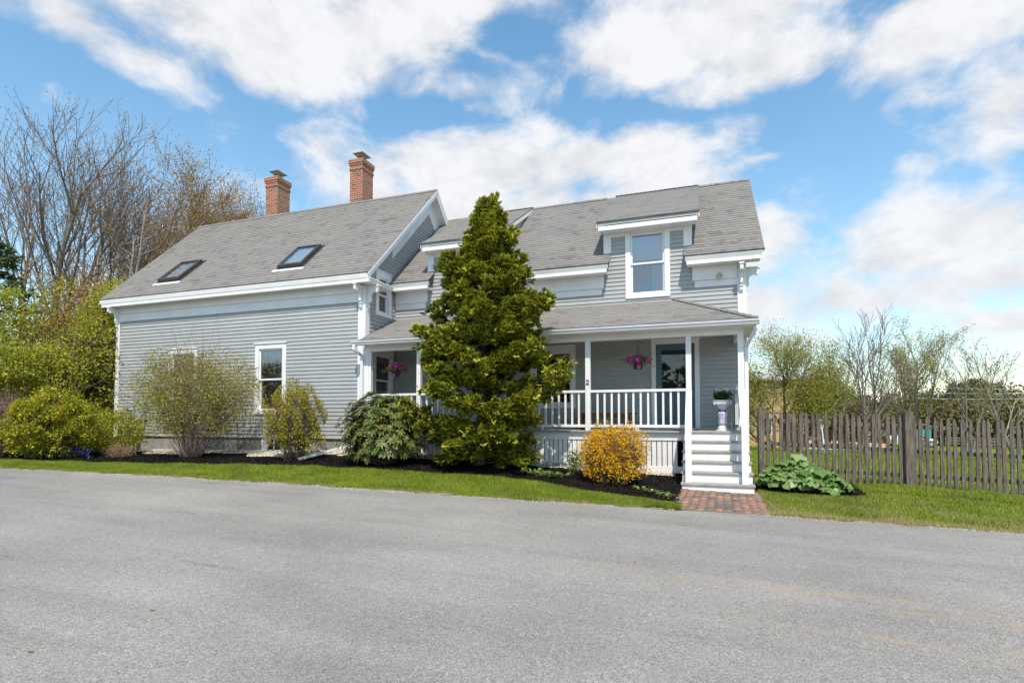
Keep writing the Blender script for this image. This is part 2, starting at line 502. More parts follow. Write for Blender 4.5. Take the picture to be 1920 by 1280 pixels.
# ------------------------------------------------------------------ ground
EP = np.array([[-40, 3.2], [-22, 6.2], [-14.44, 7.42], [-11.19, 7.93], [-8.14, 8.25], [-5.39, 8.44], [-2.98, 8.56], [-0.31, 8.77], [0.87, 8.89], [2.57, 8.95], [4.02, 9.0], [5.07, 9.08], [12, 9.3], [60, 10.5]])
ZW = np.array([[-26,.62],[-17.4,.55],[-13,.6],[-8.9,.67],[-6,.64],[-4,.58],[-2,.46],[-.5,.36],[.3,.31],[1.2,.30],[2.5,.27],[3.7,.23],[5.5,.09],[9,-.05]])
def zd(X, Y): return .13 + .012 * (Y - 10) - .025 * (np.clip(X, -20, 8) - .3)
def Ey(X): return np.interp(X, EP[:, 0], EP[:, 1])
def zg(X, Y):
    X = np.asarray(X, float); Y = np.asarray(Y, float)
    e = Ey(X); t = np.clip((Y - e) / (11.8 - e), 0, 1)
    z = zd(X, np.minimum(Y, e)) * (1 - t) + np.interp(X, ZW[:, 0], ZW[:, 1]) * t
    sl = np.interp(X, [-2, 2, 14, 28], [0.0, .024, .027, .036])
    return z - sl * np.clip(Y - 11.8, 0, 42)
MP = np.array([[-24, 7.6], [-19, 8.0], [-17.27, 8.24], [-16.16, 8.32], [-14.48, 8.62], [-12.64, 8.95], [-10.3, 9.5], [-8.24, 9.82], [-6.54, 9.9], [-4.91, 9.9], [-4.2, 10.0], [-3.24, 9.98], [-2.55, 9.69], [-1.8, 9.42], [-0.78, 9.2], [-0.33, 9.1]])
def My(X): return np.interp(X, MP[:, 0], MP[:, 1])

def grid_mesh(name, xs, f0, f1, ny, dz, mat, kind='structure', noise=0.0, smooth=True, parent=None, label=None):
    """sheet between y=f0(x) and y=f1(x) laid on the ground dz above it"""
    xs = np.asarray(xs, float); t = np.linspace(0, 1, ny)
    X = np.repeat(xs, ny); Y = (f0(xs)[:, None] * (1 - t) + f1(xs)[:, None] * t).ravel()
    Zz = zg(X, Y) + dz
    if noise: Zz = Zz + rng.normal(0, noise, len(Zz)) * np.tile((t > 0) & (t < 1), len(xs))
    nx = len(xs)
    i = (np.arange(nx - 1)[:, None] * ny + np.arange(ny - 1)[None, :]).ravel()
    F = np.stack([i, i + ny, i + ny + 1, i + 1], 1)
    me = np_mesh(name, np.stack([X, Y, Zz], 1), F, smooth=smooth)
    o = link(name, me, mat, parent)
    if kind: o['kind'] = kind
    return o

def m_ground():
    m, nt, N, L, B = new_mat('lawn_soil')
    p = pos(N)
    f = n_noise(N, L, p, 1.1, 6, .6); g = n_noise(N, L, p, 30, 4, .7)
    c = n_ramp(N, L, f, [(.3, (.13, .19, .025)), (.55, (.19, .25, .04)), (.75, (.25, .27, .075))])
    c = n_mix(N, L, 1.0, c, n_ramp(N, L, g, [(.3, (.55,) * 3), (.7, (1.25,) * 3)]), 'MULTIPLY')
    L.new(c, B.inputs['Base Color']); B.inputs['Roughness'].default_value = 1; B.inputs['Specular IOR Level'].default_value = 0
    n_bump(N, L, g, B, .8, .04)
    return m
M['ground'] = m_ground()

def m_asphalt():
    m, nt, N, L, B = new_mat('worn_asphalt')
    p = pos(N)
    v = N.new('ShaderNodeTexVoronoi'); v.inputs['Scale'].default_value = 85; L.new(p, v.inputs['Vector'])
    fine = n_noise(N, L, p, 95, 4, .8)
    mid = n_noise(N, L, p, 22, 5, .7)
    big = n_noise(N, L, p, .55, 5, .55)
    mp = N.new('ShaderNodeMapping'); mp.inputs['Scale'].default_value = (.22, 1.6, 1); mp.inputs['Rotation'].default_value = (0, 0, R(-4)); L.new(p, mp.inputs[0])
    streak = n_noise(N, L, mp.outputs[0], 1.0, 6, .6, .4)
    c = n_ramp(N, L, fine, [(.31, (.078, .073, .066)), (.46, (.242, .227, .208)), (.56, (.308, .289, .266)), (.69, (.53, .50, .463))])
    vc = n_ramp(N, L, v.outputs['Color'], [(.0, (.72,) * 3), (.5, (1.0,) * 3), (1, (1.24,) * 3)])
    c = n_mix(N, L, .8, c, vc, 'MULTIPLY')
    c = n_mix(N, L, 1.0, c, n_ramp(N, L, mid, [(.3, (.86,) * 3), (.7, (1.12,) * 3)]), 'MULTIPLY')
    c = n_mix(N, L, 1.0, c, n_ramp(N, L, big, [(.32, (.88,) * 3), (.68, (1.10,) * 3)]), 'MULTIPLY')
    c = n_mix(N, L, 1.0, c, n_ramp(N, L, streak, [(.35, (.90,) * 3), (.6, (1.06,) * 3)]), 'MULTIPLY')
    # dark scuffs
    mp3 = N.new('ShaderNodeMapping'); mp3.inputs['Scale'].default_value = (.5, 4.5, 1); mp3.inputs['Rotation'].default_value = (0, 0, R(-6)); L.new(p, mp3.inputs[0])
    sc = n_noise(N, L, mp3.outputs[0], .9, 5, .65)
    c = n_mix(N, L, n_math(N, L, 'MULTIPLY_ADD', sc, 6.0, -3.7, clamp=True), c, n_mix(N, L, 1.0, c, (.66, .66, .67), 'MULTIPLY'))
    # tan mud tracks that run along the drive on its right side
    sep = N.new('ShaderNodeSeparateXYZ'); L.new(p, sep.inputs[0])
    def band(y0, slope, w, x0, x1):
        yy = n_math(N, L, 'SUBTRACT', sep.outputs[1], n_math(N, L, 'MULTIPLY_ADD', sep.outputs[0], slope, y0))
        b = n_math(N, L, 'SUBTRACT', 1.0, n_math(N, L, 'DIVIDE', n_math(N, L, 'ABSOLUTE', yy), w), clamp=True)
        xr = N.new('ShaderNodeMapRange'); L.new(sep.outputs[0], xr.inputs[0])
        xr.inputs[1].default_value = x0; xr.inputs[2].default_value = x1
        return n_math(N, L, 'MULTIPLY', b, xr.outputs[0])
    mp2 = N.new('ShaderNodeMapping'); mp2.inputs['Scale'].default_value = (1.6, 9, 1); mp2.inputs['Rotation'].default_value = (0, 0, R(-8)); L.new(p, mp2.inputs[0])
    mn = n_noise(N, L, mp2.outputs[0], 1.4, 5, .7)
    mask = None
    for a in ((5.20, .05, .16, -1.6, .6), (5.02, -.02, .17, .4, 1.7), (4.33, .04, .09, .0, 1.0), (4.02, .14, .10, .8, 1.7)):
        b = band(*a); mask = b if mask is None else n_math(N, L, 'MAXIMUM', mask, b)
    mask = n_math(N, L, 'MULTIPLY', mask, n_math(N, L, 'MULTIPLY_ADD', mn, 6.0, -2.75, clamp=True))
    mask = n_math(N, L, 'MULTIPLY', mask, n_math(N, L, 'MULTIPLY_ADD', fine, 2.2, -.45, clamp=True))
    c = n_mix(N, L, n_math(N, L, 'MULTIPLY', mask, 1.0), c, (.42, .285, .16))
    L.new(c, B.inputs['Base Color']); B.inputs['Roughness'].default_value = .9; B.inputs['Specular IOR Level'].default_value = .2
    h = n_math(N, L, 'ADD', n_math(N, L, 'MULTIPLY', v.outputs['Distance'], .8), fine)
    n_bump(N, L, h, B, .5, .006)
    return m
M['asphalt'] = m_asphalt()

def m_mulch():
    m, nt, N, L, B = new_mat('dark_mulch')
    p = pos(N)
    ri = N.new('ShaderNodeNewGeometry').outputs['Random Per Island']
    f = n_noise(N, L, p, 55, 4, .8)
    c = n_ramp(N, L, f, [(.3, (.008, .007, .007)), (.6, (.026, .022, .02)), (.78, (.06, .047, .038))])
    c2 = n_ramp(N, L, ri, [(0, (.6,) * 3), (.8, (1.1,) * 3), (.93, (2.2, 1.7, 1.4)), (1, (4.0, 3.0, 2.3))])
    c = n_mix(N, L, 1.0, c, c2, 'MULTIPLY')
    L.new(c, B.inputs['Base Color']); B.inputs['Roughness'].default_value = .95; B.inputs['Specular IOR Level'].default_value = .1
    n_bump(N, L, f, B, 1.0, .03)
    return m
M['mulch'] = m_mulch()

# one ground sheet out to the horizon
def ground_sheet():
    xs = np.unique(np.concatenate([np.linspace(-900, -60, 15), np.linspace(-60, -20, 21), np.linspace(-20, 8, 113), np.linspace(8, 60, 27), np.linspace(60, 900, 15)]))
    ys = np.unique(np.concatenate([np.linspace(-300, -20, 8), np.linspace(-20, 6, 14), np.linspace(6, 14, 65), np.linspace(14, 60, 47), np.linspace(60, 1500, 20)]))
    X, Y = np.meshgrid(xs, ys, indexing='ij')
    Zz = zg(X, Y)
    ny = len(ys)
    i = (np.arange(len(xs) - 1)[:, None] * ny + np.arange(ny - 1)[None, :]).ravel()
    F = np.stack([i, i + ny, i + ny + 1, i + 1], 1)
    o = link('ground', np_mesh('ground', np.stack([X.ravel(), Y.ravel(), Zz.ravel()], 1), F, smooth=True), M['ground'])
    tag(o, kind='structure')
ground_sheet()
xs = np.unique(np.concatenate([np.linspace(-80, -24, 15), np.arange(-24, 10, .1), np.linspace(10, 60, 11)]))
jit = rng.normal(0, .022, len(xs)) + .03 * np.sin(xs * 3.1) + .02 * np.sin(xs * 8.3 + 1)
grid_mesh('driveway', xs, lambda x: np.full_like(x, -40.0), lambda x: Ey(x) + jit, 160, .012, M['asphalt'])
# planting bed of dark mulch
xb = np.arange(-19.0, -.329, .06)
jb = rng.normal(0, .02, len(xb))
grid_mesh('mulch_bed', xb, lambda x: My(x) + jb, lambda x: np.full_like(x, 11.9), 34, .022, M['mulch'], noise=.012, smooth=False)
xb2 = np.arange(.93, 2.75, .05)
grid_mesh('mulch_bed', xb2, lambda x: 10.55 + .25 * ((x - 1.8) / .9) ** 2 + rng.normal(0, .012, len(x)), lambda x: np.full_like(x, 11.75), 24, .022, M['mulch'], noise=.012, smooth=False)
#GROUND_END
# ------------------------------------------------------------------ the house
XL, XR, YF = -17.36, -8.20, 11.87        # left block: left end, gable end, front wall
YW, XE = 13.34, 1.01                     # right wing: front wall, right end
FZ = 1.03                                # top of the foundation
house = thing('house', 'grey blue clapboard house with white trim, two brick chimneys and a front porch', 'house', (-8.0, 13.0, .6))
front = lambda y0: (lambda a, b, c: (a, y0 - c, b))       # a = x, b = z, c = outward
right = lambda x0: (lambda a, b, c: (x0 + c, a, b))       # a = y, b = z, c = outward

def subtract(iv, holes, z):
    out = [iv]
    for (h0, h1, z0, z1) in holes:
        if not (z0 < z < z1): continue
        nx = []
        for (a, b) in out:
            if h1 <= a or h0 >= b: nx.append((a, b)); continue
            if h0 > a: nx.append((a, h0))
            if h1 < b: nx.append((h1, b))
        out = nx
    return out

JR = random.Random(5)
def pieces(ivs, lm):
    """each course is nailed up in boards of a few metres"""
    if lm[1] - lm[0] < 4: return ivs
    out = []
    for (p, q) in ivs:
        x = p
        while q - x > 5.2:
            w = JR.uniform(2.0, 4.9); out.append((x, x + w - .002)); x += w
        out.append((x, q))
    return out
def siding(mb, z0, z1, fn, holes=(), exp=.1015, phase=0.0):
    """lapped boards; fn(z) -> (a0, a1) bounds of the wall at height z (None = no wall)"""
    z = z0 - phase
    T0, T1 = .022, .003
    while z < z1 - 1e-4:
        zt = z + exp
        cuts = sorted({max(z, z0), min(zt, z1)} | {h for q in holes for h in (q[2], q[3]) if max(z, z0) < h < min(zt, z1)})
        for ca, cb in zip(cuts, cuts[1:]):
            if cb - ca < 1e-4: continue
            la, lb = fn(ca), fn(cb)
            if la is None or lb is None: continue
            oa = T0 + (T1 - T0) * (ca - z) / exp; ob = T0 + (T1 - T0) * (cb - z) / exp
            zm = (ca + cb) / 2
            lm = ((la[0] + lb[0]) / 2, (la[1] + lb[1]) / 2)
            if lm[1] - lm[0] < .01: continue
            for (p, q) in pieces(subtract(lm, holes, zm), lm):
                pa = la[0] if p == lm[0] else p; pb = lb[0] if p == lm[0] else p
                qa = la[1] if q == lm[1] else q; qb = lb[1] if q == lm[1] else q
                mb.face([(pa, ca, oa), (qa, ca, oa), (qb, cb, ob), (pb, cb, ob)])
                if abs(ca - z) < 1e-4 and ca > z0 + 1e-4 or ca == z0:
                    mb.face([(pa, ca, 0), (qa, ca, 0), (qa, ca, oa), (pa, ca, oa)])
        z = zt

# ---- windows -----------------------------------------------------------
def window(xf, a0, a1, b0, b1, trim=.115, head=.13, crown=True, shade=0.0, curtain=None, depth=.55, label=None, panes=True, sill=.1, shade_mat='blind', gl='glass'):
    """a0..b1: outer edges of the casing. Returns the hole to cut from the siding."""
    o0, o1, s0, s1 = a0 + trim, a1 - trim, b0 + sill, b1 - head
    w = MB(xf)
    w.box(a0, o0, s0, b1, .0, .034); w.box(o1, a1, s0, b1, .0, .034)
    w.box(o0, o1, s1, b1, .0, .034)
    if crown:
        w.box(a0 - .02, a1 + .02, b1, b1 + .03, .0, .062)
        w.box(a0 + .012, a1 - .012, b1 - .022, b1 - .002, .034, .046)
    w.box(a0 - (.015 if crown else 0), a1 + (.015 if crown else 0), b0, s0, .0, .044)
    # jambs (reveals)
    w.box(o0, o0 + .014, s0, s1, -.11, .034 - .004); w.box(o1 - .014, o1, s0, s1, -.11, .034 - .004)
    w.box(o0 + .014, o1 - .014, s1 - .014, s1, -.11, .03); w.box(o0 + .014, o1 - .014, s0, s0 + .014, -.11, .036)
    win = w.build('window', M['white'], house, bevel=.004)
    if label: win['label'] = label
    j0, j1, k0, k1 = o0 + .014, o1 - .014, s0 + .014, s1 - .014
    mid = (k0 + k1) / 2
    fr = .042
    def sash(z0, z1, d):
        s = MB(xf)
        s.box(j0, j0 + fr, z0, z1, d - .03, d); s.box(j1 - fr, j1, z0, z1, d - .03, d)
        s.box(j0 + fr, j1 - fr, z0, z0 + fr + .005, d - .03, d); s.box(j0 + fr, j1 - fr, z1 - fr, z1, d - .03, d)
        s.build('sash', M['white'], win, bevel=.003)
        g = MB(xf)
        g.face([(j0 + fr, z0 + fr, d - .018), (j1 - fr, z0 + fr, d - .018), (j1 - fr, z1 - fr, d - .018), (j0 + fr, z1 - fr, d - .018)])
        g.build('pane', M[gl], win)
    if panes:
        sash(mid - .02, k1, -.01); sash(k0, mid + .02, -.045)
    # dim room behind
    r = MB(xf)
    e = .002
    r.face([(j0 - e, k0 - e, -depth), (j1 + e, k0 - e, -depth), (j1 + e, k1 + e, -depth), (j0 - e, k1 + e, -depth)])
    for (p, q) in (((j0, k0), (j1, k0)), ((j1, k0), (j1, k1)), ((j1, k1), (j0, k1)), ((j0, k1), (j0, k0))):
        r.face([(p[0], p[1], -.1), (q[0], q[1], -.1), (q[0], q[1], -depth), (p[0], p[1], -depth)])
    r.build('room', M['dark'], win)
    if shade:
        b = MB(xf); zb = k1 - (k1 - k0) * shade
        b.box(j0 + .02, j1 - .02, zb, k1, -.095, -.09); b.box(j0 + .02, j1 - .02, zb - .025, zb, -.1, -.085)
        b.build('shade', M[shade_mat], win)
    if curtain:
        c = MB(xf)
        for (ca, cb, cz0, cz1) in curtain:
            n = 14
            for k in range(n):
                u0 = j0 + (j1 - j0) * (ca + (cb - ca) * k / n); u1 = j0 + (j1 - j0) * (ca + (cb - ca) * (k + 1) / n)
                d0 = -.16 + .02 * math.sin(k * 1.9); d1 = -.16 + .02 * math.sin((k + 1) * 1.9)
                z0 = k0 + (k1 - k0) * cz0; z1 = k0 + (k1 - k0) * cz1
                c.face([(u0, z0, d0), (u1, z0, d1), (u1, z1, d1), (u0, z1, d0)])
        c.build('curtain', M['curtain'], win)
    return (o0 + .002, o1 - .002, s0 + .002, s1 - .002)

fl, gr, wf = front(YF), right(XR), front(YW)
h1 = window(fl, -15.11, -13.97, 1.70, 3.63, shade=.45)
h2 = window(fl, -11.79, -10.71, 1.68, 3.64, shade=.22)
hg = window(gr, 12.34, 13.09, 4.35, 5.56, trim=.12, shade=.0)
hp = window(gr, 12.26, 13.22, 1.80, 3.42, trim=.1, shade=.12)
hw = window(wf, -4.15, -2.955, 1.82, 3.40, trim=.11, shade=.12)
hd = window(wf, -1.69, -.635, 4.49, 6.20, trim=.115, head=.10, crown=False, shade=.42, curtain=[(.62, 1.0, 0, 1)], gl='skyglass')
hd2 = window(wf, -6.60, -5.545, 4.49, 6.20, trim=.115, head=.10, crown=False, shade=.3, gl='skyglass')
# cellar window in the foundation
cw = MB(front(YF + .03))
cw.box(-11.55, -11.37, .55, 1.03, -.02, .02); cw.box(-10.9, -10.72, .55, 1.03, -.02, .02)
cw.box(-11.37, -10.9, .55, .64, -.02, .02); cw.box(-11.37, -10.9, .98, 1.03, -.02, .02)
cwo = cw.build('cellar_window', M['white'], house, bevel=.004)
g = MB(front(YF + .03)); g.face([(-11.37, .64, -.03), (-10.9, .64, -.03), (-10.9, .98, -.03), (-11.37, .98, -.03)]); g.build('pane', M['glass'], cwo)
g = MB(front(YF + .03)); g.box(-11.16, -11.13, .64, .98, -.028, -.008); g.build('sash', M['white'], cwo)
g = MB(front(YF + .03)); g.box(-11.37, -10.9, .64, .98, -.4, -.2); g.build('room', M['dark'], cwo)

# ---- siding walls --------------------------------------------------------
RS = (8.89 - 5.25) / (15.27 - 11.50)      # left block roof slope
RY, RZ = 15.27, 8.89
roof_l = lambda y: RZ - RS * abs(y - RY)
WS = (8.31 - 5.31) / (16.36 - 12.95)      # wing roof slope
WRY, WRZ = 16.36, 8.31
roof_w = lambda y: WRZ - WS * abs(y - WRY)
PS = (4.39 - 3.52) / (YW - 11.47)         # porch roof slope
mb = MB(fl); siding(mb, FZ, 4.70, lambda z: (XL, XR), [h1, h2]); mb.build('siding_wall', M['siding'], house)
def gable(z):
    y0 = 11.87
    y1 = RY + (RZ - .12 - z) / RS
    ya = max(y0, RY - (RZ - .12 - z) / RS)
    return (ya, min(y1, 18.67)) if y1 > ya else None
mb = MB(gr); siding(mb, FZ, 8.6, gable, [hg, hp]); mb.build('siding_wall', M['siding'], house)
mb = MB(wf)
siding(mb, 1.29, 5.30, lambda z: (XR, XE - .158), [hw, (-4.4, -4.3, 0, 0), (-1.0, -.085, 0, 3.36), hd, hd2])
ph = (5.30 - 1.29) % .1015
siding(mb, 5.30, 6.25, lambda z: (-7.15, -5.06), [hd2], phase=ph)
siding(mb, 5.30, 6.25, lambda z: (-2.225, -.13), [hd], phase=ph)
mb.build('siding_wall', M['siding'], house)
# end and back walls (plain)
mb = MB()
mb.face([(XL, YF, .3), (XL, 18.67, .3), (XL, 18.67, 5.5), (XL, RY, 8.7), (XL, YF, 5.5)])
mb.face([(XL, 18.67, .3), (XR, 18.67, .3), (XR, 18.67, 5.5), (XL, 18.67, 5.5)])
mb.face([(XE, YW, .2), (XE, 19.38, .0), (XE, 19.38, 5.5), (XE, WRY, 8.2), (XE, YW, 5.5)])
mb.face([(XR, 19.38, .2), (XE, 19.38, .2), (XE, 19.38, 5.5), (XR, 19.38, 5.5)])
mb.build('rear_wall', M['siding'], house)

# ---- foundation ----------------------------------------------------------
mb = MB()
mb.box(XL + .03, -11.55, YF + .03, YF + .3, .2, FZ - .002)
mb.box(-10.72, XR - .03, YF + .03, YF + .3, .2, FZ - .002)
mb.box(-11.55, -10.72, YF + .06, YF + .3, .2, .55)
mb.build('foundation', M['concrete'], house)
mb = MB(); mb.box(-1.05, -.36, 11.86, 12.4, .0, .34); mb.build('concrete_footing', M['concrete'], house)

# ---- roofs ---------------------------------------------------------------
def courses(mb, org, uvec, vvec, nvec, length, ivs, exp=.14, T0=.011, T1=.002, eave=True):
    """shingle courses on the plane org + u*uvec + v*vvec; ivs(v) -> list of (u0, u1)"""
    org, uvec, vvec, nvec = map(Vector, (org, uvec, vvec, nvec))
    P = lambda u, v, h: tuple(org + uvec * u + vvec * v + nvec * h)
    n = max(1, int(round(length / exp))); st = length / n
    for k in range(n):
        v0, v1 = k * st, (k + 1) * st
        A, B = ivs(v0 + 1e-4), ivs(v1 - 1e-4)
        if len(A) != len(B): A = B = ivs((v0 + v1) / 2)
        for (a0, a1), (b0, b1) in zip(A, B):
            if a1 - a0 < .005: continue
            t0 = T0 if k or not eave else T0 + .012
            o = .003 * math.sin(k * 12.9)
            # wave the course a little, as worn roofs do
            m = max(1, int((a1 - a0) / .8))
            for i in range(m):
                p0 = a0 + (a1 - a0) * i / m; p1 = a0 + (a1 - a0) * (i + 1) / m
                q0 = b0 + (b1 - b0) * i / m; q1 = b0 + (b1 - b0) * (i + 1) / m
                mb.face([P(p0, v0, t0), P(p1, v0, t0), P(q1, v1, T1), P(q0, v1, T1)],
                        [(p0, v0 / st * .14 + .002), (p1, v0 / st * .14 + .002), (q1, v1 / st * .14 - .002), (q0, v1 / st * .14 - .002)])
                mb.face([P(p0, v0, 0 if k or not eave else -.03), P(p1, v0, 0 if k or not eave else -.03), P(p1, v0, t0), P(p0, v0, t0)],
                        [(p0, v0 / st * .14 + .01), (p1, v0 / st * .14 + .01), (p1, v0 / st * .14 + .02), (p0, v0 / st * .14 + .02)])
def slope_vec(s):
    k = 1 / math.sqrt(1 + s * s)
    return (0, k, s * k), (0, -s * k, k)
# left block: front slope (its left rake runs a little outward), back slope
vv, nn = slope_vec(RS)
LF = math.hypot(RY - 11.5, RZ - 5.25)
mb = MB()
courses(mb, (0, 11.5, 5.25), (1, 0, 0), vv, nn, LF, lambda v: [(-17.70 - .30 * v / LF, -7.87)])
courses(mb, (0, 2 * RY - 11.5, 5.25), (1, 0, 0), (0, -vv[1], vv[2]), (0, -nn[1], nn[2]), LF, lambda v: [(-17.70 - .30 * v / LF, -7.87)])
rl = mb
def rcap(mb, x0, x1, y, z, s, w=.14, t=.022):
    k = 1 / math.sqrt(1 + s * s)
    n = max(1, int((x1 - x0) / .14))
    for i in range(n):
        a = x0 + (x1 - x0) * i / n; b = x0 + (x1 - x0) * (i + 1) / n
        for sg in (-1, 1):
            P = [(a, y, z + t), (b, y, z + t * .55), (b, y + sg * w * k, z - s * k * w + t * .55), (a, y + sg * w * k, z - s * k * w + t)]
            mb.face(P if sg < 0 else P[::-1], [(a, .0), (b, 0), (b, .13), (a, .13)])
            mb.face([(a, y, z - .02), (a, y, z + t), (a, y + sg * w * k, z - s * k * w + t), (a, y + sg * w * k, z - s * k * w - .02)], [(a, 0), (a, .02), (a + .1, .02), (a + .1, 0)])
rcap(rl, -18.0, -7.87, RY, RZ + .012, RS)
roofL = rl.build('roof', M['shingle'], house)
# wing: front slope with gaps under the two wall dormers
vv, nn = slope_vec(WS)
LW = math.hypot(WRY - 12.95, WRZ - 5.31)
vcut = (YW - 12.95) * math.sqrt(1 + WS * WS)
mb = MB()
def wing_iv(v):
    if v < vcut - .02: return [(-8.19, -6.93), (-5.27, -2.05), (-.305, 1.40)]
    return [(-8.19, 1.40)]
nlow = 4
courses(mb, (0, 12.95, 5.31), (1, 0, 0), vv, nn, vcut, wing_iv, exp=vcut / nlow)
o2 = (0, 12.95 + vv[1] * vcut, 5.31 + vv[2] * vcut)
def wing_up(v):
    # behind the dormer faces the main slope goes on under the dormer roofs
    y = YW + vv[1] * v
    return [(-8.19, -7.15), (-5.06, -2.225), (-.13, 1.40)] if y < 16.0 else [(-8.19, 1.40)]
courses(mb, o2, (1, 0, 0), vv, nn, LW - vcut, wing_up, eave=False)
courses(mb, (0, 2 * WRY - 12.95, 5.31), (1, 0, 0), (0, -vv[1], vv[2]), (0, -nn[1], nn[2]), LW, lambda v: [(-8.19, 1.40)])
rcap(mb, .03, 1.40, WRY, WRZ + .012, WS)
rcap(mb, -5.0, -2.6, WRY, WRZ + .012, WS)
mb.build('roof', M['shingle'], house)
# dormer roofs (low pitched, from the ridge out over the wall dormers)
DS = (WRZ + .03 - 6.34) / (WRY - 12.93)
vv, nn = slope_vec(DS)
LD = math.hypot(WRY - 12.93, WRZ + .03 - 6.34)
dz = lambda y: 6.34 + DS * (y - 12.93)
for (a, b) in ((-7.20, -4.98), (-2.34, .045)):
    mb = MB()
    courses(mb, (0, 12.93, 6.34), (1, 0, 0), vv, nn, LD, lambda v: [(a, b)], T0=.005, T1=.001)
    for sx in (a, b):      # edges of the roofing
        mb.face([(sx, 12.93, 6.31), (sx, WRY, WRZ), (sx, WRY, WRZ + .034), (sx, 12.93, 6.35)], [(0, 0), (1, 0), (1, .02), (0, .02)])
    rcap(mb, a, b, WRY, WRZ + .045, DS)
    d = mb.build('dormer_roof', M['shingle'], house)
    t = MB()
    # sloping soffit, rake boards on both sides, eave board
    t.hexa([(a + .02, 12.97, dz(12.97) - .10), (b - .02, 12.97, dz(12.97) - .10), (b - .02, WRY, WRZ - .07), (a + .02, WRY, WRZ - .07),
            (a + .02, 12.97, dz(12.97) - .012), (b - .02, 12.97, dz(12.97) - .012), (b - .02, WRY, WRZ + .018), (a + .02, WRY, WRZ + .018)])
    for s0, s1 in ((a, a + .02), (b - .02, b)):
        t.hexa([(s0, 12.97, dz(12.97) - .15), (s1, 12.97, dz(12.97) - .15), (s1, WRY, WRZ - .12), (s0, WRY, WRZ - .12),
                (s0, 12.97, dz(12.97) - .006), (s1, 12.97, dz(12.97) - .006), (s1, WRY, WRZ + .024), (s0, WRY, WRZ + .024)])
    t.box(a + .04, b - .05, 12.985, 13.02, 6.14, 6.25)          # eave board
    t.box(a + .06, b - .07, 13.02, YW - .004, 6.16, 6.235)       # soffit box
    t.build('dormer_trim', M['white'], d, bevel=.004)
for (a, b) in ((-7.15, -5.06), (-2.225, -.13)):
    mb = MB()
    for s0, s1 in ((a, a + .19), (b - .19, b)):
        mb = MB(); mb.box(s0, s1, YW - .034, YW + .02, 5.66, 6.16)
        mb.build('dormer_corner_board', M['white'], house, bevel=.004)
    mb = MB(); mb.box(a + .19, b - .19, YW - .030, YW + .02, 6.055, 6.16)
    mb.build('dormer_frieze', M['white'], house, bevel=.004)
    for x in (a + .001, b - .001):
        mb = MB(); mb.face([(x, YW, 5.60), (x, YW, 6.42), (x, 16.3, 8.2)])
        mb.build('dormer_cheek', M['siding'], house)
        mb = MB(); mb.box(x - .012, x + .012, YW - .02, YW + .02, 5.3, 5.66)
        mb.build('corner_strip', M['siding'], house)
# porch roof with its hip at the right end
vv, nn = slope_vec(PS)
LP = math.hypot(YW - 11.47, 4.39 - 3.52)
HX = -.50
mb = MB()
courses(mb, (0, 11.47, 3.52), (1, 0, 0), vv, nn, LP, lambda v: [(-8.13 if v < .40 else -8.19, 1.10 + (HX - 1.10) * v / LP)], T0=.005, T1=.001)
hs = (4.39 - 3.52) / (1.10 - HX); k = 1 / math.sqrt(1 + hs * hs)
LH = math.hypot(1.10 - HX, .87)
courses(mb, (1.10, 0, 3.52), (0, 1, 0), (-k, 0, hs * k), (hs * k, 0, k), LH, lambda v: [(11.47 + (YW - 11.47) * v / LH, YW)])
p0, p1 = Vector((1.10, 11.47, 3.54)), Vector((HX, YW, 4.41))
for i in range(16):
    a = p0.lerp(p1, i / 16); b = p0.lerp(p1, (i + 1) / 16)
    t0, t1 = .024, .012
    mb.face([a + Vector((-.12, 0, -.012 + t0)), a + Vector((0, 0, t0)), b + Vector((0, 0, t1)), b + Vector((-.12, 0, -.012 + t1))], [(0, 0), (.12, 0), (.12, .13), (0, .13)])
    mb.face([a + Vector((0, 0, t0)), a + Vector((0, .12, -.015 + t0)), b + Vector((0, .12, -.015 + t1)), b + Vector((0, 0, t1))], [(0, 0), (.12, 0), (.12, .13), (0, .13)])
    mb.face([a + Vector((-.12, 0, -.03)), a + Vector((0, 0, -.01)), a + Vector((0, 0, t0)), a + Vector((-.12, 0, -.012 + t0))], [(0, 0), (.12, 0), (.12, .02), (0, .02)])
mb.build('porch_roof', M['shingle'], house)

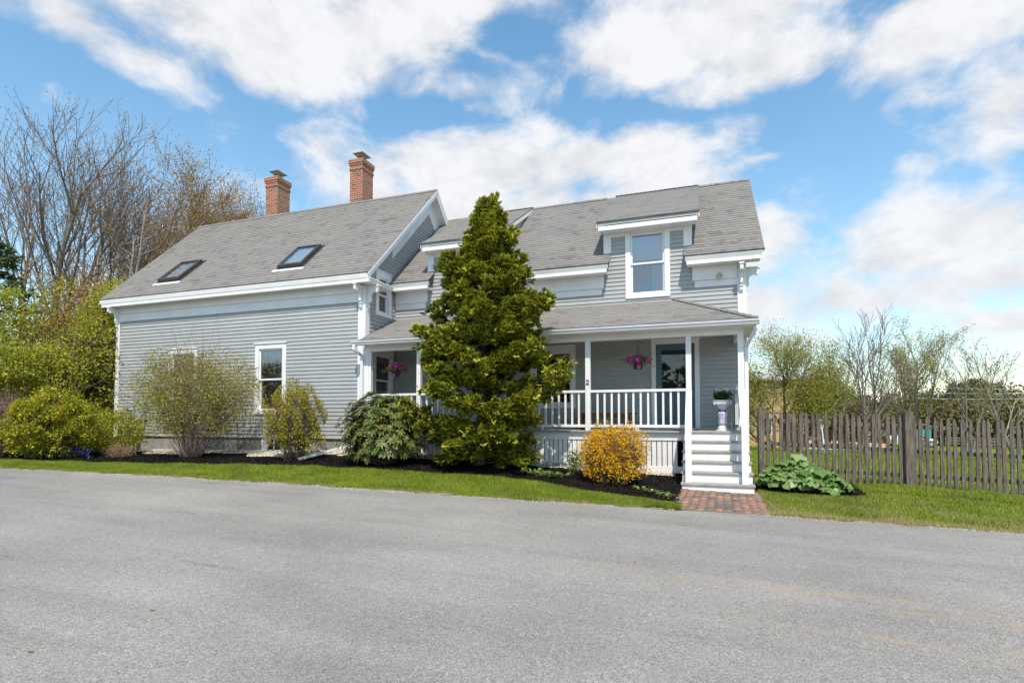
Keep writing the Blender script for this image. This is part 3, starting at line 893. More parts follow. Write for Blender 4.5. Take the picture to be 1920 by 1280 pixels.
# ---- skylights -----------------------------------------------------------
vv, nn = slope_vec(RS)
for (a, b) in ((-15.83, -14.95), (-11.19, -10.36)):
    y0, y1 = 12.03, 12.86
    sxf = lambda u, v, h: tuple(Vector((u, y0, 5.25 + RS * (y0 - 11.5))) + Vector(vv) * v + Vector(nn) * h)
    L_ = math.hypot(y1 - y0, RS * (y1 - y0))
    s = MB(sxf)
    w = .075
    s.box(a, a + w, 0, L_, -.02, .115); s.box(b - w, b, 0, L_, -.02, .115)
    s.box(a + w, b - w, 0, w + .02, -.02, .118); s.box(a + w, b - w, L_ - w, L_, -.02, .118)
    s.box(a - .05, b + .05, L_, L_ + .1, -.02, .03); s.box(a - .05, a, -.05, L_, -.02, .026); s.box(b, b + .05, -.05, L_, -.02, .026)
    so = s.build('skylight', M['bronze'], roofL, bevel=.006)
    g = MB(sxf); g.face([(a + w, w, .095), (b - w, w, .095), (b - w, L_ - w, .095), (a + w, L_ - w, .095)])
    g.face([(a + w, w, .02), (b - w, w, .02), (b - w, L_ - w, .02), (a + w, L_ - w, .02)])
    g.m = 0
    gg = MB(sxf); gg.face([(a + w, w, .095), (b - w, w, .095), (b - w, L_ - w, .095), (a + w, L_ - w, .095)])
    # glass and shaft kept as sub-parts of the roof (house > roof > skylight pieces)
    gg.build('skylight_glass', M['glass_sky'], roofL)
    sh = MB(sxf); sh.face([(a + w, w, .045), (b - w, w, .045), (b - w, L_ - w, .045), (a + w, L_ - w, .045)]); sh.build('skylight_shaft', M['blind'], roofL)
    fl_ = MB(sxf); fl_.box(a - .13, b + .10, -.17, -.055, .006, .024); fl_.build('skylight_flashing', M['gutter'], roofL)

# ---- chimneys ------------------------------------------------------------
def chimney(x0, x1, y0, y1, zt):
    mb = MB()
    mb.box(x0, x1, y0, y1, 8.2, zt - .36)
    for (g, z0, z1) in ((.022, zt - .36, zt - .285), (.004, zt - .285, zt - .21), (.024, zt - .21, zt - .135), (.045, zt - .135, zt)):
        mb.box(x0 - g, x1 + g, y0 - g, y1 + g, z0, z1)
    c = mb.build('chimney', M['brick'], house, bevel=.004)
    mb = MB()
    cx, cy = (x0 + x1) / 2, (y0 + y1) / 2
    mb.box(x0 + .14, x1 - .14, y0 + .14, y1 - .14, zt, zt + .05)
    for sx in (-1, 1):
        for sy in (-1, 1):
            mb.beam((cx + sx * .1, cy + sy * .1, zt), (cx + sx * .1, cy + sy * .1, zt + .22), .02, .02, (0, 1, 0))
    mb.hexa([(cx-.21, cy-.26, zt+.26), (cx+.21, cy-.26, zt+.26), (cx+.21, cy+.26, zt+.26), (cx-.21, cy+.26, zt+.26),
             (cx-.205, cy-.255, zt+.275), (cx+.205, cy-.255, zt+.275), (cx+.205, cy+.255, zt+.275), (cx-.205, cy+.255, zt+.275)])
    mb.hexa([(cx-.12, cy-.14, zt+.215), (cx+.12, cy-.14, zt+.215), (cx+.12, cy+.14, zt+.215), (cx-.12, cy+.14, zt+.215),
             (cx-.15, cy-.17, zt+.259), (cx+.15, cy-.17, zt+.259), (cx+.15, cy+.17, zt+.259), (cx-.15, cy+.17, zt+.259)])
    mb.build('chimney_cap', M['capmetal'], c)
    fb = MB(); fb.box(x0 - .01, x1 + .01, y0 - .012, y1 + .012, RZ - .26, RZ + .045); fb.build('chimney_flashing', M['gutter'], c)
chimney(-11.27, -10.76, 15.36, 15.98, 10.44)
chimney(-14.92, -14.38, 15.36, 15.98, 10.36)

# ---- left block cornice, frieze, corner boards, rake ----------------------
mb = MB()
mb.prism([(11.50, 5.235), (11.52, 5.12), (11.56, 5.10), (11.60, 5.10), (11.60, 5.30), (11.545, 5.262)],
         lambda y, z: (-17.68, y, z), lambda y, z: (-7.90, y, z))                       # crown
mb.box(-17.62, -7.88, 11.525, 11.56, 5.02, 5.10)                                         # fascia
mb.box(-17.60, -7.90, 11.56, YF - .06, 5.045, 5.085)                                     # soffit
mb.box(-8.14, -7.87, 11.56, 12.70, 5.03, 5.12)                                           # return on the gable
mb.hexa([(-8.16, 11.56, 5.12), (-7.84, 11.56, 5.12), (-7.84, 12.73, 5.12), (-8.16, 12.73, 5.12),
         (-8.16, 11.57, 5.20), (-7.85, 11.57, 5.14), (-7.85, 12.72, 5.14), (-8.16, 12.72, 5.20)])
mb.build('cornice', M['white'], house, bevel=.004)
mb = MB(fl)
mb.box(XL, XR - .18, 4.84, 5.05, .0, .045); mb.box(XL, XR - .18, 4.60, 4.838, .0, .032)
mb.box(XL, XR - .18, 4.838, 4.858, .045, .06)
mb.build('frieze_board', M['white'], house, bevel=.003)
mb = MB()
mb.box(XR - .19, XR + .035, YF - .035, YF + .02, .98, 5.04)
mb.box(XR - .02, XR + .034, YF + .02, YF + .17, FZ, 5.04)
mb.build('corner_board', M['white'], house, bevel=.004)
mb = MB()
mb.box(XL - .03, XL + .125, YF - .034, YF + .1, .98, 5.04)
mb.build('corner_board', M['white'], house, bevel=.004)
# rake of the gable end
k = 1 / math.sqrt(1 + RS * RS)
def rake_pts(sg, y, off):            # point on the roof underside, off = distance down from it (perpendicular)
    yy = RY + sg * y
    return yy, RZ - RS * y
def rake(mb, x0, x1, sg, d0, d1, yend):
    """sloped board between perpendicular depths d0, d1 under the roof plane from the peak to |y-RY| = yend"""
    q = []
    for (yo, d) in ((0, d0), (yend, d0), (yend, d1), (0, d1)):
        if yo == 0: q.append((RY, RZ - d / k))
        else: q.append((RY + sg * yo, RZ - RS * yo - d / k))
    if sg > 0: q = q[::-1]
    mb.prism(q, lambda y, z: (x0, y, z), lambda y, z: (x1, y, z))
for nm, x0, x1, d0, d1, ye in (('rake_board', -7.925, -7.885, .012, .155, 3.74), ('rake_board', -7.885, -7.868, .010, .07, 3.76), ('rake_soffit', -8.17, -7.925, .05, .075, 3.7), ('rake_frieze', -8.199, -8.165, .06, .54, 2.14), ('rake_frieze', -8.199, -8.166, .058, .26, 3.40)):
    mb = MB()
    for sg in (-1, 1): rake(mb, x0, x1, sg, d0, d1, ye)
    mb.build(nm, M['white'], house, bevel=.003)

# ---- scrolled eave brackets ----------------------------------------------
def scroll(mb, xf, w0, w1, h=.62, reach=.32):
    """profile (out, down) of a sawn bracket, extruded from w0 to w1"""
    prof = [(0, 0), (reach, 0), (reach, -.09)]
    for t in range(0, 9):      # outer volute
        a = math.pi * (.0 + t / 8)
        prof.append((reach - .055 + .055 * math.cos(a), -.10 - .055 * math.sin(a)))
    for t in range(0, 7):      # hollow
        a = math.pi * .5 * t / 6
        prof.append((reach - .12 - .10 * math.sin(a), -.12 - .13 * (1 - math.cos(a)) - .02))
    for t in range(0, 9):      # lower volute
        a = math.pi * t / 8
        prof.append((.055 + .05 * math.cos(a), -.36 - .055 * math.sin(a) - .0))
    prof += [(.02, -.42), (.045, -.47), (.06, -.5), (.05, -.54), (.0, -h)]
    mb.prism(prof, lambda o, d: xf(w0, d, o), lambda o, d: xf(w1, d, o))
def bracket(cx, y, z, front_, side=None):
    mb = MB()
    if front_:
        xf = lambda w, d, o: (cx + w, y - o, z + d)
        scroll(mb, xf, -.035, .035); mb.box(cx - .055, cx + .055, y - .34, y, z, z + .035)
        mb.box(cx - .048, cx + .048, y - .10, y, z - .20, z - .165); mb.box(cx - .048, cx + .048, y - .075, y, z - .45, z - .42)
    else:
        xf = lambda w, d, o: (cx + o, y + w, z + d)
        scroll(mb, xf, -.035, .035); mb.box(cx, cx + .34, y - .055, y + .055, z, z + .035)
        mb.box(cx, cx + .10, y - .048, y + .048, z - .20, z - .165)
    mb.build('bracket', M['white'], house, bevel=.006)
bracket(XR - .08, YF - .034, 4.99, True)
bracket(XR + .036, YF + .075, 4.99, False)
bracket(XE - .08, YW - .034, 5.04, True)
bracket(XE + .002, YW + .2, 5.04, False)
bracket(XL + .05, YF - .034, 4.99, True)

# ---- wing cornice, frieze, corner board -----------------------------------
for (a, b, fa, fb) in ((-8.16, -6.95, -8.17, -7.15), (-5.25, -2.07, -5.06, -2.225), (-.285, 1.36, -.13, .852)):
    mb = MB()
    mb.prism([(12.955, 5.29), (12.99, 5.205), (13.03, 5.20), (13.03, 5.345)], lambda y, z: (a, y, z), lambda y, z: (b, y, z))
    mb.box(a + .03, b - .03, 12.985, 13.02, 5.115, 5.20)
    mb.box(a + .04, b - .04, 13.02, YW - .05, 5.125, 5.175)
    mb.build('cornice', M['white'], house, bevel=.004)
    mb = MB(wf)
    mb.box(fa, fb, 4.80, 5.125, .0, .05); mb.box(fa + .05 if fa < -.5 and fa > -6 or fa > -.5 else fa, fb - (.05 if fb < .5 else 0), 4.64, 4.798, .0, .034)
    mb.box(fa, fb, 4.798, 4.815, .05, .062)
    mb.build('frieze_board', M['white'], house, bevel=.003)
mb = MB()
mb.box(XE - .16, XE + .03, YW - .034, YW + .1, 1.29, 5.13)
mb.build('corner_board', M['white'], house, bevel=.004)
# rake at the right end of the wing
kk = 1 / math.sqrt(1 + WS * WS)
mb = MB()
for sg in (-1, 1):
    for (x0, x1, d0, d1) in ((1.34, 1.385, .012, .15), (1.03, 1.34, .05, .08)):
        q = [(WRY, WRZ - d0 / kk), (WRY + sg * 3.38, WRZ - WS * 3.38 - d0 / kk), (WRY + sg * 3.38, WRZ - WS * 3.38 - d1 / kk), (WRY, WRZ - d1 / kk)]
        mb.prism(q if sg < 0 else q[::-1], lambda y, z: (x0, y, z), lambda y, z: (x1, y, z))
mb.build('rake_board', M['white'], house)
# flood lamp on the frieze, round plaque by the door
mb = MB(); mb.xf = None
mb.lathe((0, 0, 0), [(.0, -.0), (.035, 0), (.035, .04), (.062, .07), (.066, .12), (.05, .125), (.0, .118)], 18)
lamp = mb.build('flood_lamp', M['brasslamp'] if 'brasslamp' in M else M['blind'], house, smooth=True)
lamp.location = (.46, YW - .05, 4.88); lamp.rotation_euler = (R(90) + R(12), 0, 0); lamp.matrix_parent_inverse = Matrix.Translation(-Vector(house.location))
mb = MB(); mb.lathe((0, 0, 0), [(.0, 0), (.034, 0), (.036, .012), (.026, .02), (.012, .014), (.012, .03), (.0, .03)], 18)
pq = mb.build('round_plaque', M['cream'] if 'cream' in M else M['white'], house, smooth=True)
pq.location = (-1.35, YW - .016, 2.36); pq.rotation_euler = (R(90), 0, 0); pq.matrix_parent_inverse = Matrix.Translation(-Vector(house.location))

# ---- front door -----------------------------------------------------------
mb = MB(wf)
mb.box(-1.09, -.985, 1.32, 3.34, 0, .04); mb.box(-.10, .005, 1.32, 3.34, 0, .04)
mb.box(-1.09, .005, 3.34, 3.44, 0, .04); mb.box(-1.11, .025, 3.44, 3.465, 0, .06)
mb.box(-.985, -.10, 1.295, 1.335, -.05, .05)
dc = mb.build('door_casing', M['white'], house, bevel=.004)
mb = MB(wf)
st = .135
x0, x1, z0, z1 = -.985, -.10, 1.335, 3.34
mb.box(x0, x0 + st, z0, z1, -.03, .012); mb.box(x1 - st, x1, z0, z1, -.03, .012)
mb.box(x0 + st, x1 - st, z1 - .15, z1, -.03, .012); mb.box(x0 + st, x1 - st, 2.14, 2.28, -.03, .012); mb.box(x0 + st, x1 - st, z0, z0 + .2, -.03, .012)
mb.box(x0 + st, x1 - st, z0 + .2, 2.14, -.03, -.008)
pm = (x0 + x1) / 2
mb.box(x0 + st + .05, pm - .03, z0 + .26, 2.08, -.008, .004); mb.box(pm + .03, x1 - st - .05, z0 + .26, 2.08, -.008, .004)
dr = mb.build('door', M['door'], house, bevel=.004)
g = MB(wf); g.face([(x0 + st, 2.28, -.012), (x1 - st, 2.28, -.012), (x1 - st, z1 - .15, -.012), (x0 + st, z1 - .15, -.012)]); g.build('door_glass', M['doorglass'], dr)
g = MB(wf); g.box(x0 + .05, x0 + .075, 2.24, 2.33, .012, .03); g.box(x0 + .05, x0 + .13, 2.30, 2.318, .03, .048); g.build('handle', M['metal'], dr, bevel=.003)
g = MB(wf)
g.face([(x0, z0, -.5), (x1, z0, -.5), (x1, z1, -.5), (x0, z1, -.5)])
g.face([(x0, z0, -.04), (x0, z1, -.04), (x0, z1, -.5), (x0, z0, -.5)]); g.face([(x1, z0, -.04), (x1, z1, -.04), (x1, z1, -.5), (x1, z0, -.5)])
g.face([(x0, z1, -.04), (x1, z1, -.04), (x1, z1, -.5), (x0, z1, -.5)])
g.build('room', M['dark'], dr)

# ---- porch ------------------------------------------------------------------
PZ = 1.295
mb = MB()
nb = 15
for i in range(nb):
    ya = 11.70 + (YW - 11.70) * i / nb; yb = 11.70 + (YW - 11.70) * (i + 1) / nb - .004
    mb.box(-8.19, .88, ya, yb, PZ - .035, PZ)
mb.build('porch_floor', M['deck'], house, bevel=.003)
mb = MB()
mb.box(-8.0, .86, 11.77, 11.80, 1.095, PZ - .036); mb.box(.845, .875, 11.80, YW, .3, PZ - .036)
mb.build('porch_skirt_board', M['whitewood'], house, bevel=.004)
def lattice_seg(mb, xa, xb, zt, zb):
    n = int((xb - xa) / .107)
    for i in range(n):
        a = xa + i * .107
        mb.box(a, a + .09, 11.79, 11.812, zb + .12, zt)
    mb.box(xa, xb, 11.782, 11.812, zb, zb + .135)
mb = MB()
lattice_seg(mb, -8.0, -6.6, 1.094, .56); lattice_seg(mb, -6.6, -4.4, 1.094, .52); lattice_seg(mb, -4.4, -2.36, 1.094, .47); lattice_seg(mb, -2.36, -.33, 1.094, .42)
mb.build('lattice_skirt', M['whitewood'], house, bevel=.003)
mb = MB(); mb.face([(-8.1, 12.6, 0), (.8, 12.6, 0), (.8, 12.6, 1.26), (-8.1, 12.6, 1.26)]); mb.build('crawl_space_dark', M['dark'], house)  # dark sheet in the open crawl space, its colour gives the shade under the porch
# ceiling, beam, soffit, fascia
mb = MB()
mb.box(-8.18, .74, 11.88, YW, 3.47, 3.49)
mb.build('porch_ceiling', M['whitewood'], house)
mb = MB()
mb.box(-8.0, .85, 11.75, 11.88, 3.27, 3.47); mb.box(.74, .85, 11.88, YW - .02, 3.27, 3.47)
mb.box(-8.03, .87, 11.735, 11.75, 3.40, 3.47)
mb.box(-8.16, 1.07, 11.53, 11.735, 3.42, 3.445); mb.box(.87, 1.07, 11.735, YW, 3.42, 3.445)
mb.box(-8.16, 1.07, 11.50, 11.53, 3.40, 3.50); mb.box(1.05, 1.08, 11.53, YW, 3.40, 3.50)
mb.build('porch_beam', M['white'], house, bevel=.004)
mb = MB()
gp = [(11.50, 3.405), (11.455, 3.40), (11.43, 3.42), (11.425, 3.455), (11.40, 3.475), (11.395, 3.505), (11.405, 3.505), (11.41, 3.48), (11.435, 3.46), (11.44, 3.425), (11.46, 3.412), (11.49, 3.415), (11.49, 3.5), (11.50, 3.5)]
mb.prism(gp, lambda y, z: (-8.30, y, z), lambda y, z: (1.12, y, z))
for x in (-8.30, 1.12): mb.box(x - .004, x + .004, 11.40, 11.50, 3.41, 3.5)
mb.build('gutter', M['gutter'], house)
# posts
PX = [-6.56, -4.44, -2.335, -.21, .795]
proto = None
for x in PX:
    if proto is None:
        mb = MB(); mb.box(-.055, .055, -.055, .055, PZ, 3.27)
        mb.box(-.068, .068, -.068, .068, 3.225, 3.27) if False else None
        proto = mb.build('porch_post', M['white'], house, bevel=.005); o = proto
    else:
        o = proto.copy(); col.objects.link(o)
    o.location = (x, 11.815, 0); o.matrix_parent_inverse = Matrix.Translation(-Vector(house.location))
mb = MB(); mb.box(-8.165, -8.0, 11.75, 11.86, .98, 3.40); mb.box(-8.0, -7.93, 11.76, 11.86, PZ, 3.27); mb.build('porch_pilaster', M['white'], house, bevel=.004)
# railings: rail + balusters
bal = None
def railing(x0, x1):
    global bal
    mb = MB()
    mb.box(x0, x1, 11.775, 11.855, 2.13, 2.185)
    xm = x0 + (x1 - x0) * .5
    r = mb.build('porch_railing', M['white'], house, bevel=.004)
    mb = MB(); mb.box(x0, x1, 11.79, 11.84, 1.365, 1.425); mb.box(xm - .03, xm + .03, 11.795, 11.835, PZ, 1.365); mb.build('bottom_rail', M['white'], r, bevel=.004)
    n = int(round((x1 - x0) / .158)) - 1
    for i in range(n):
        x = x0 + (x1 - x0) * (i + 1) / (n + 1)
        if bal is None:
            m_ = MB(); m_.box(-.022, .022, -.017, .017, 1.425, 2.13)
            bal = m_.build('baluster', M['white'], r, bevel=.003); o = bal
        else:
            o = bal.copy(); col.objects.link(o); o.parent = r; o.matrix_parent_inverse = Matrix.Identity(4)
        o.location = (x, 11.815, 0)
edges = [-7.93] + PX[:4]
for a, b in zip(edges, edges[1:]): railing(a + .055, b - .055)
# side railing at the right end
mb = MB(); mb.box(.755, .835, 11.87, YW - .02, 2.13, 2.185); mb.box(.765, .825, YW - .06, YW - .018, PZ, 2.13)
r = mb.build('porch_railing', M['white'], house, bevel=.004)
mb = MB(); mb.box(.77, .82, 11.87, YW - .06, 1.365, 1.425); mb.build('bottom_rail', M['white'], r, bevel=.004)
for i in range(8):
    o = bal.copy(); col.objects.link(o); o.parent = r; o.matrix_parent_inverse = Matrix.Identity(4); o.location = (.795, 12.03 + i * .158, 0)
# steps
YS0, RUN, RISE = 10.42, .26, .185
st = MB(); tr = MB()
for i in range(6):
    zt = PZ - RISE * (5 - i) if i < 5 else PZ
    ya = YS0 + RUN * i
    if i < 5:
        tr.box(-.345, .915, ya - .02, ya + RUN + .012, zt - .035, zt)
    st.box(-.325 + .0012 * i, .895 - .0012 * i, ya + .004, ya + .03, zt - RISE + .001, zt - .0355)
    if i < 5:
        st.box(-.325, -.30, ya + .03, 11.76, zt - RISE + .001, zt - .0355); st.box(.87, .895, ya + .03, 11.76, zt - RISE + .001, zt - .0355)
sto = st.build('porch_steps', M['whitewood'], house, bevel=.003)
tr.build('tread', M['deck'], sto, bevel=.004)
for x in (-.21, .765):
    mb = MB()
    xb = x if x < 0 else x
    mb.box(xb - .058, xb + .058, 10.56, 10.675, PZ - 5 * RISE, 1.41)
    mb.beam((x if x < 0 else .795, 11.76, 2.115), (xb, 10.60, 1.385), .115, .06)
    mb.beam((x if x < 0 else .795, 11.76, 1.42), (xb, 10.67, .72), .05, .06)
    sr = mb.build('stair_rail', M['white'], house, bevel=.005)
    for i in range(5):
        t = (i + 1) / 6
        y = 11.76 + (10.67 - 11.76) * t; xx = (x if x < 0 else .795) + (xb - (x if x < 0 else .795)) * t
        m_ = MB(); m_.box(xx - .017, xx + .017, y - .022, y + .022, 1.42 - .70 * t, 2.115 - .73 * t + .0)
        m_.build('baluster', M['white'], sr)
# house number on the third post: a 2 over a dark bar plate
mb = MB()
pts = []
for t in range(9):
    a = math.pi * (1 - t / 8 * 1.15); pts.append((-2.338 + .028 * math.cos(a), 11.752, 2.385 + .026 * math.sin(a)))
pts += [(-2.345, 11.752, 2.34), (-2.366, 11.752, 2.318), (-2.31, 11.752, 2.318)]
mb.tube(pts, .008, 6)
mb.tube([(-2.366, 11.75, 2.318), (-2.35, 11.75, 2.327), (-2.33, 11.75, 2.312), (-2.305, 11.75, 2.325)], .011, 6)
mb.build('house_number', M['black'], house)

# downspouts
def spout(pts, w=.075, h=.055):
    mb = MB()
    for a, b in zip(pts, pts[1:]):
        d = Vector(b) - Vector(a)
        up = (0, -1, 0) if abs(d.z) > abs(d.y) else (0, 0, 1)
        dn = d.normalized() * .018
        mb.beam(Vector(a) - dn * .6, Vector(b) + dn * .6, w, h, up)
    return mb
mb = spout([(-8.225, 11.45, 3.41), (-8.225, 11.45, 3.30), (-8.16, 11.70, 3.16), (-8.16, 11.70, .92)])
mb.build('downspout', M['gutter'], house, bevel=.008)
mb = spout([(-8.16, 11.66, .93), (-9.0, 10.42, .60)], .085, .065); mb.build('downspout_extension', M['gutter'], house, bevel=.008)
mb = spout([(1.06, 11.62, 3.41), (1.06, 11.62, 3.33), (.91, 11.9, 3.02), (.905, 11.92, .45)])
mb.build('downspout', M['gutter'], house, bevel=.008)
# meter boxes and conduits on the left wall
mb = MB()
mb.box(-16.66, -16.40, YF - .13, YF, 1.56, 1.98); mb.box(-16.36, -15.95, YF - .12, YF, 1.52, 2.06)
mt = mb.build('meter_box', M['metal'], house, bevel=.01)
mb = MB(); mb.tube([(-16.53, YF - .13, 1.8), (-16.53, YF - .24, 1.8)], [.085, .08], 16); mb.build('meter', M['glass'], mt)
mb = MB()
mb.tube([(-16.53, YF - .075, 1.56), (-16.53, YF - .075, .45)], .042, 10)
mb.tube([(-16.02, YF - .075, 1.52), (-16.02, YF - .075, 1.38), (-16.28, YF - .075, 1.0), (-16.28, YF - .075, .45)], .036, 10)
mb.build('conduit', M['metal'], mt, smooth=True)
#HOUSE_END
# ------------------------------------------------------------------ vegetation tools
def unit(a): return a / np.maximum(np.linalg.norm(a, axis=1, keepdims=True), 1e-9)

def leaf_quads(P, size, ratio=.5, axis=None, spread=1.0, jitter=.35, fold=0.0, rg=rng):
    """diamond leaves at points P; axis = preferred direction of each leaf (n,3)"""
    n = len(P)
    d = rg.normal(size=(n, 3))
    d = unit(d)
    if axis is not None: d = unit(axis + d * spread)
    r = unit(np.cross(d, unit(rg.normal(size=(n, 3)))))
    L_ = (size * (1 + rg.uniform(-jitter, jitter, n)))[:, None]
    W = L_ * ratio * .5
    mid = P + d * L_ * .45
    V = np.stack([P, mid + r * W, P + d * L_, mid - r * W], 1).reshape(-1, 3)
    F = np.arange(n * 4).reshape(n, 4)
    return V, F

def seg_tubes(S, n=4):
    """S: list of (p0, p1, r0, r1) -> prisms"""
    A = np.array([s[0] for s in S], float); B = np.array([s[1] for s in S], float)
    r0 = np.array([s[2] for s in S])[:, None]; r1 = np.array([s[3] for s in S])[:, None]
    d = unit(B - A)
    ref = np.where(np.abs(d[:, 2:3]) > .9, np.array([[1., 0, 0]]), np.array([[0, 0, 1.]]))
    u = unit(np.cross(d, ref)); w = np.cross(d, u)
    ring0, ring1 = [], []
    for j in range(n):
        t = 2 * math.pi * j / n
        o = u * math.cos(t) + w * math.sin(t)
        ring0.append(A + o * r0); ring1.append(B + o * r1)
    V = np.stack(ring0 + ring1, 1).reshape(-1, 3)
    base = np.arange(len(S))[:, None] * (2 * n)
    F = np.concatenate([np.concatenate([base + j, base + (j + 1) % n, base + n + (j + 1) % n, base + n + j], 1) for j in range(n)])
    return V, F

def merge(*VF):
    Vs, Fs, o = [], [], 0
    for V, F in VF:
        Vs.append(V); Fs.append(F + o); o += len(V)
    return np.concatenate(Vs), np.concatenate(Fs)

def grow(rd, segs, tips, p, d, length, r, level, maxl, kids, ang, wander=.18, up=.12, nseg=5, taper=.55, start=.3, cl=(.45, .75)):
    """recursive limb; collects segments by level and twig points"""
    pts = [np.array(p, float)]; d = np.array(d, float)
    rr = r
    for i in range(nseg):
        d = d + rd.normal(0, wander, 3) + np.array([0, 0, up]); d /= np.linalg.norm(d)
        q = pts[-1] + d * length / nseg
        r2 = r * (1 - (1 - taper) * (i + 1) / nseg)
        segs.append((pts[-1], q, rr, r2, level)); rr = r2
        pts.append(q)
        if level >= maxl - 1: tips.append((q, d.copy()))
    if level < maxl:
        k = kids[level]
        for j in range(k):
            f = start + (1 - start) * (j + rd.uniform(.1, .9)) / k
            i = min(int(f * nseg), nseg - 1)
            b = pts[i] + (pts[i + 1] - pts[i]) * (f * nseg - i)
            dd = pts[i + 1] - pts[i]; dd /= np.linalg.norm(dd)
            s = np.cross(dd, rd.normal(size=3)); s /= np.linalg.norm(s)
            a = ang * rd.uniform(.7, 1.3)
            nd = dd * math.cos(a) + s * math.sin(a)
            grow(rd, segs, tips, b, nd, length * rd.uniform(*cl) * (1.15 - .5 * f), max(r * .46 * (1.1 - .5 * f), .004), level + 1, maxl, kids, ang, wander, up, nseg if level + 1 < maxl else 3, taper, .15, cl)

def tree(name, label, cat, base, trunks, mats, leaf=None, group=None, seed=1, maxl=3, kids=(8, 6, 4), ang=.7, wander=.14, up=.10, start=.3, minr=.0, split=1, cl=(.45, .75)):
    """trunks: list of (dx, dy, dirx, diry, dirz, length, radius); leaf: (material, per twig, size, scatter)"""
    rd = np.random.default_rng(seed)
    segs, tips = [], []
    base = np.array(base, float)
    for (dx, dy, ax, ay, az, ln, r) in trunks:
        grow(rd, segs, tips, base + np.array([dx, dy, -.15]), np.array([ax, ay, az]) / math.sqrt(ax * ax + ay * ay + az * az), ln, r, 0, maxl, kids, ang, wander * .6, up, 8, .35, start, cl)
    t = thing(name, label, cat, tuple(base), group)
    big = [(a, b, max(r0, minr), max(r1, minr)) for a, b, r0, r1, l in segs if l <= split]
    small = [(a, b, max(r0, minr), max(r1, minr)) for a, b, r0, r1, l in segs if l > split]
    V, F = seg_tubes(big, 6)
    link('trunk', np_mesh('trunk', V, F, smooth=True), mats[0], t)
    VF, idx = [], []
    if small: VF.append(seg_tubes(small, 3))
    nt_ = len(VF[0][1]) if VF else 0
    nl_ = 0
    if leaf:
        lm, per, size, scat = leaf[:4]
        T = np.repeat(np.array([q for q, _ in tips]), per, 0)
        D = np.repeat(np.array([d for _, d in tips]), per, 0)
        T = T + rd.normal(0, scat, T.shape)
        lv = leaf_quads(T, size, leaf[4] if len(leaf) > 4 else .6, D, 1.2, rg=rd)
        VF.append(lv); nl_ = len(lv[1])
    if len(VF) == 2:
        # quads of twigs and leaves share one crown mesh with two materials
        V, F = merge(*VF)
        me = np_mesh('crown', V, F)
        me.materials.append(mats[1]); me.materials.append(leaf[0])
        me.polygons.foreach_set('material_index', np.concatenate([np.zeros(nt_, np.int32), np.ones(nl_, np.int32)]))
        link('crown', me, None, t)
    elif VF:
        V, F = VF[0]
        link('crown', np_mesh('crown', V, F), mats[1] if not leaf else leaf[0], t)
    return t

def lumps(P, seed, scale):
    """smooth pseudo noise in -1..1 at points P"""
    r_ = np.random.default_rng(seed); out = np.zeros(len(P))
    for k in range(7):
        w = r_.normal(size=3) * scale * (1 + .35 * k); ph = r_.uniform(0, 6.28)
        out += np.sin(P @ w + ph) / (1 + .25 * k)
    return out / 3.2

# leaf materials
M['lf_spring'] = m_leaf('spring_green_leaves', [(0, (.23, .26, .03)), (.5, (.41, .43, .045)), (.85, (.54, .53, .07)), (1, (.60, .54, .09))], .42, .5, .25, 1.2)
M['lf_azalea'] = m_leaf('yellow_green_leaves', [(0, (.11, .16, .012)), (.45, (.29, .31, .02)), (.8, (.52, .48, .035)), (.95, (.58, .47, .035)), (1, (.56, .30, .05))], .3, .45, .25, 1.6)
M['lf_vase'] = m_leaf('young_leaves', [(0, (.17, .19, .025)), (.5, (.31, .31, .05)), (1, (.45, .40, .09))], .3, .5)
M['lf_globe'] = m_leaf('yellow_russet_leaves', [(0, (.16, .19, .016)), (.4, (.36, .36, .03)), (.74, (.52, .44, .04)), (.9, (.48, .24, .07)), (1, (.38, .15, .08))], .3, .5, .2, 3)
M['lf_rhodo'] = m_leaf('leathery_olive_leaves', [(0, (.05, .08, .015)), (.5, (.115, .15, .03)), (.82, (.20, .225, .05)), (1, (.27, .19, .075))], .12, .36, .15, 2)
M['lf_orange'] = m_leaf('orange_gold_leaves', [(0, (.50, .38, .012)), (.3, (.78, .50, .014)), (.6, (.80, .33, .012)), (.85, (.84, .62, .022)), (1, (.62, .13, .015))], .3, .5, .3, 3)
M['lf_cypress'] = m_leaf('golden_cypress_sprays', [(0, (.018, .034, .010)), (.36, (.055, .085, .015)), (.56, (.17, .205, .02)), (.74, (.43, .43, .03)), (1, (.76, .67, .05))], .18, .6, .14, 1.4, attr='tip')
M['lf_green'] = m_leaf('fresh_green_leaves', [(0, (.05, .11, .012)), (.6, (.12, .21, .025)), (1, (.22, .30, .06))], .3, .45)
M['lf_hosta'] = m_leaf('pale_edged_leaves', [(0, (.10, .19, .03)), (.6, (.20, .30, .07)), (1, (.38, .44, .18))], .25, .45)
M['lf_rhubarb'] = m_leaf('rhubarb_leaves', [(0, (.08, .16, .03)), (.5, (.16, .26, .07)), (1, (.29, .38, .15))], .25, .36, .3, 14)
M['lf_bud'] = m_leaf('russet_buds', [(0, (.28, .14, .07)), (.5, (.42, .24, .085)), (1, (.46, .35, .10))], .25, .7)
M['lf_budpale'] = m_leaf('pale_green_buds', [(0, (.30, .29, .08)), (.6, (.42, .41, .13)), (1, (.50, .44, .18))], .3, .7)
M['lf_willow'] = m_leaf('willow_leaves', [(0, (.24, .25, .05)), (.5, (.38, .37, .075)), (1, (.50, .46, .12))], .35, .6, .2, .4)
M['lf_pine'] = m_leaf('pine_needles', [(0, (.028, .055, .014)), (.6, (.07, .11, .025)), (1, (.13, .17, .045))], .1, .7, .2, .5)
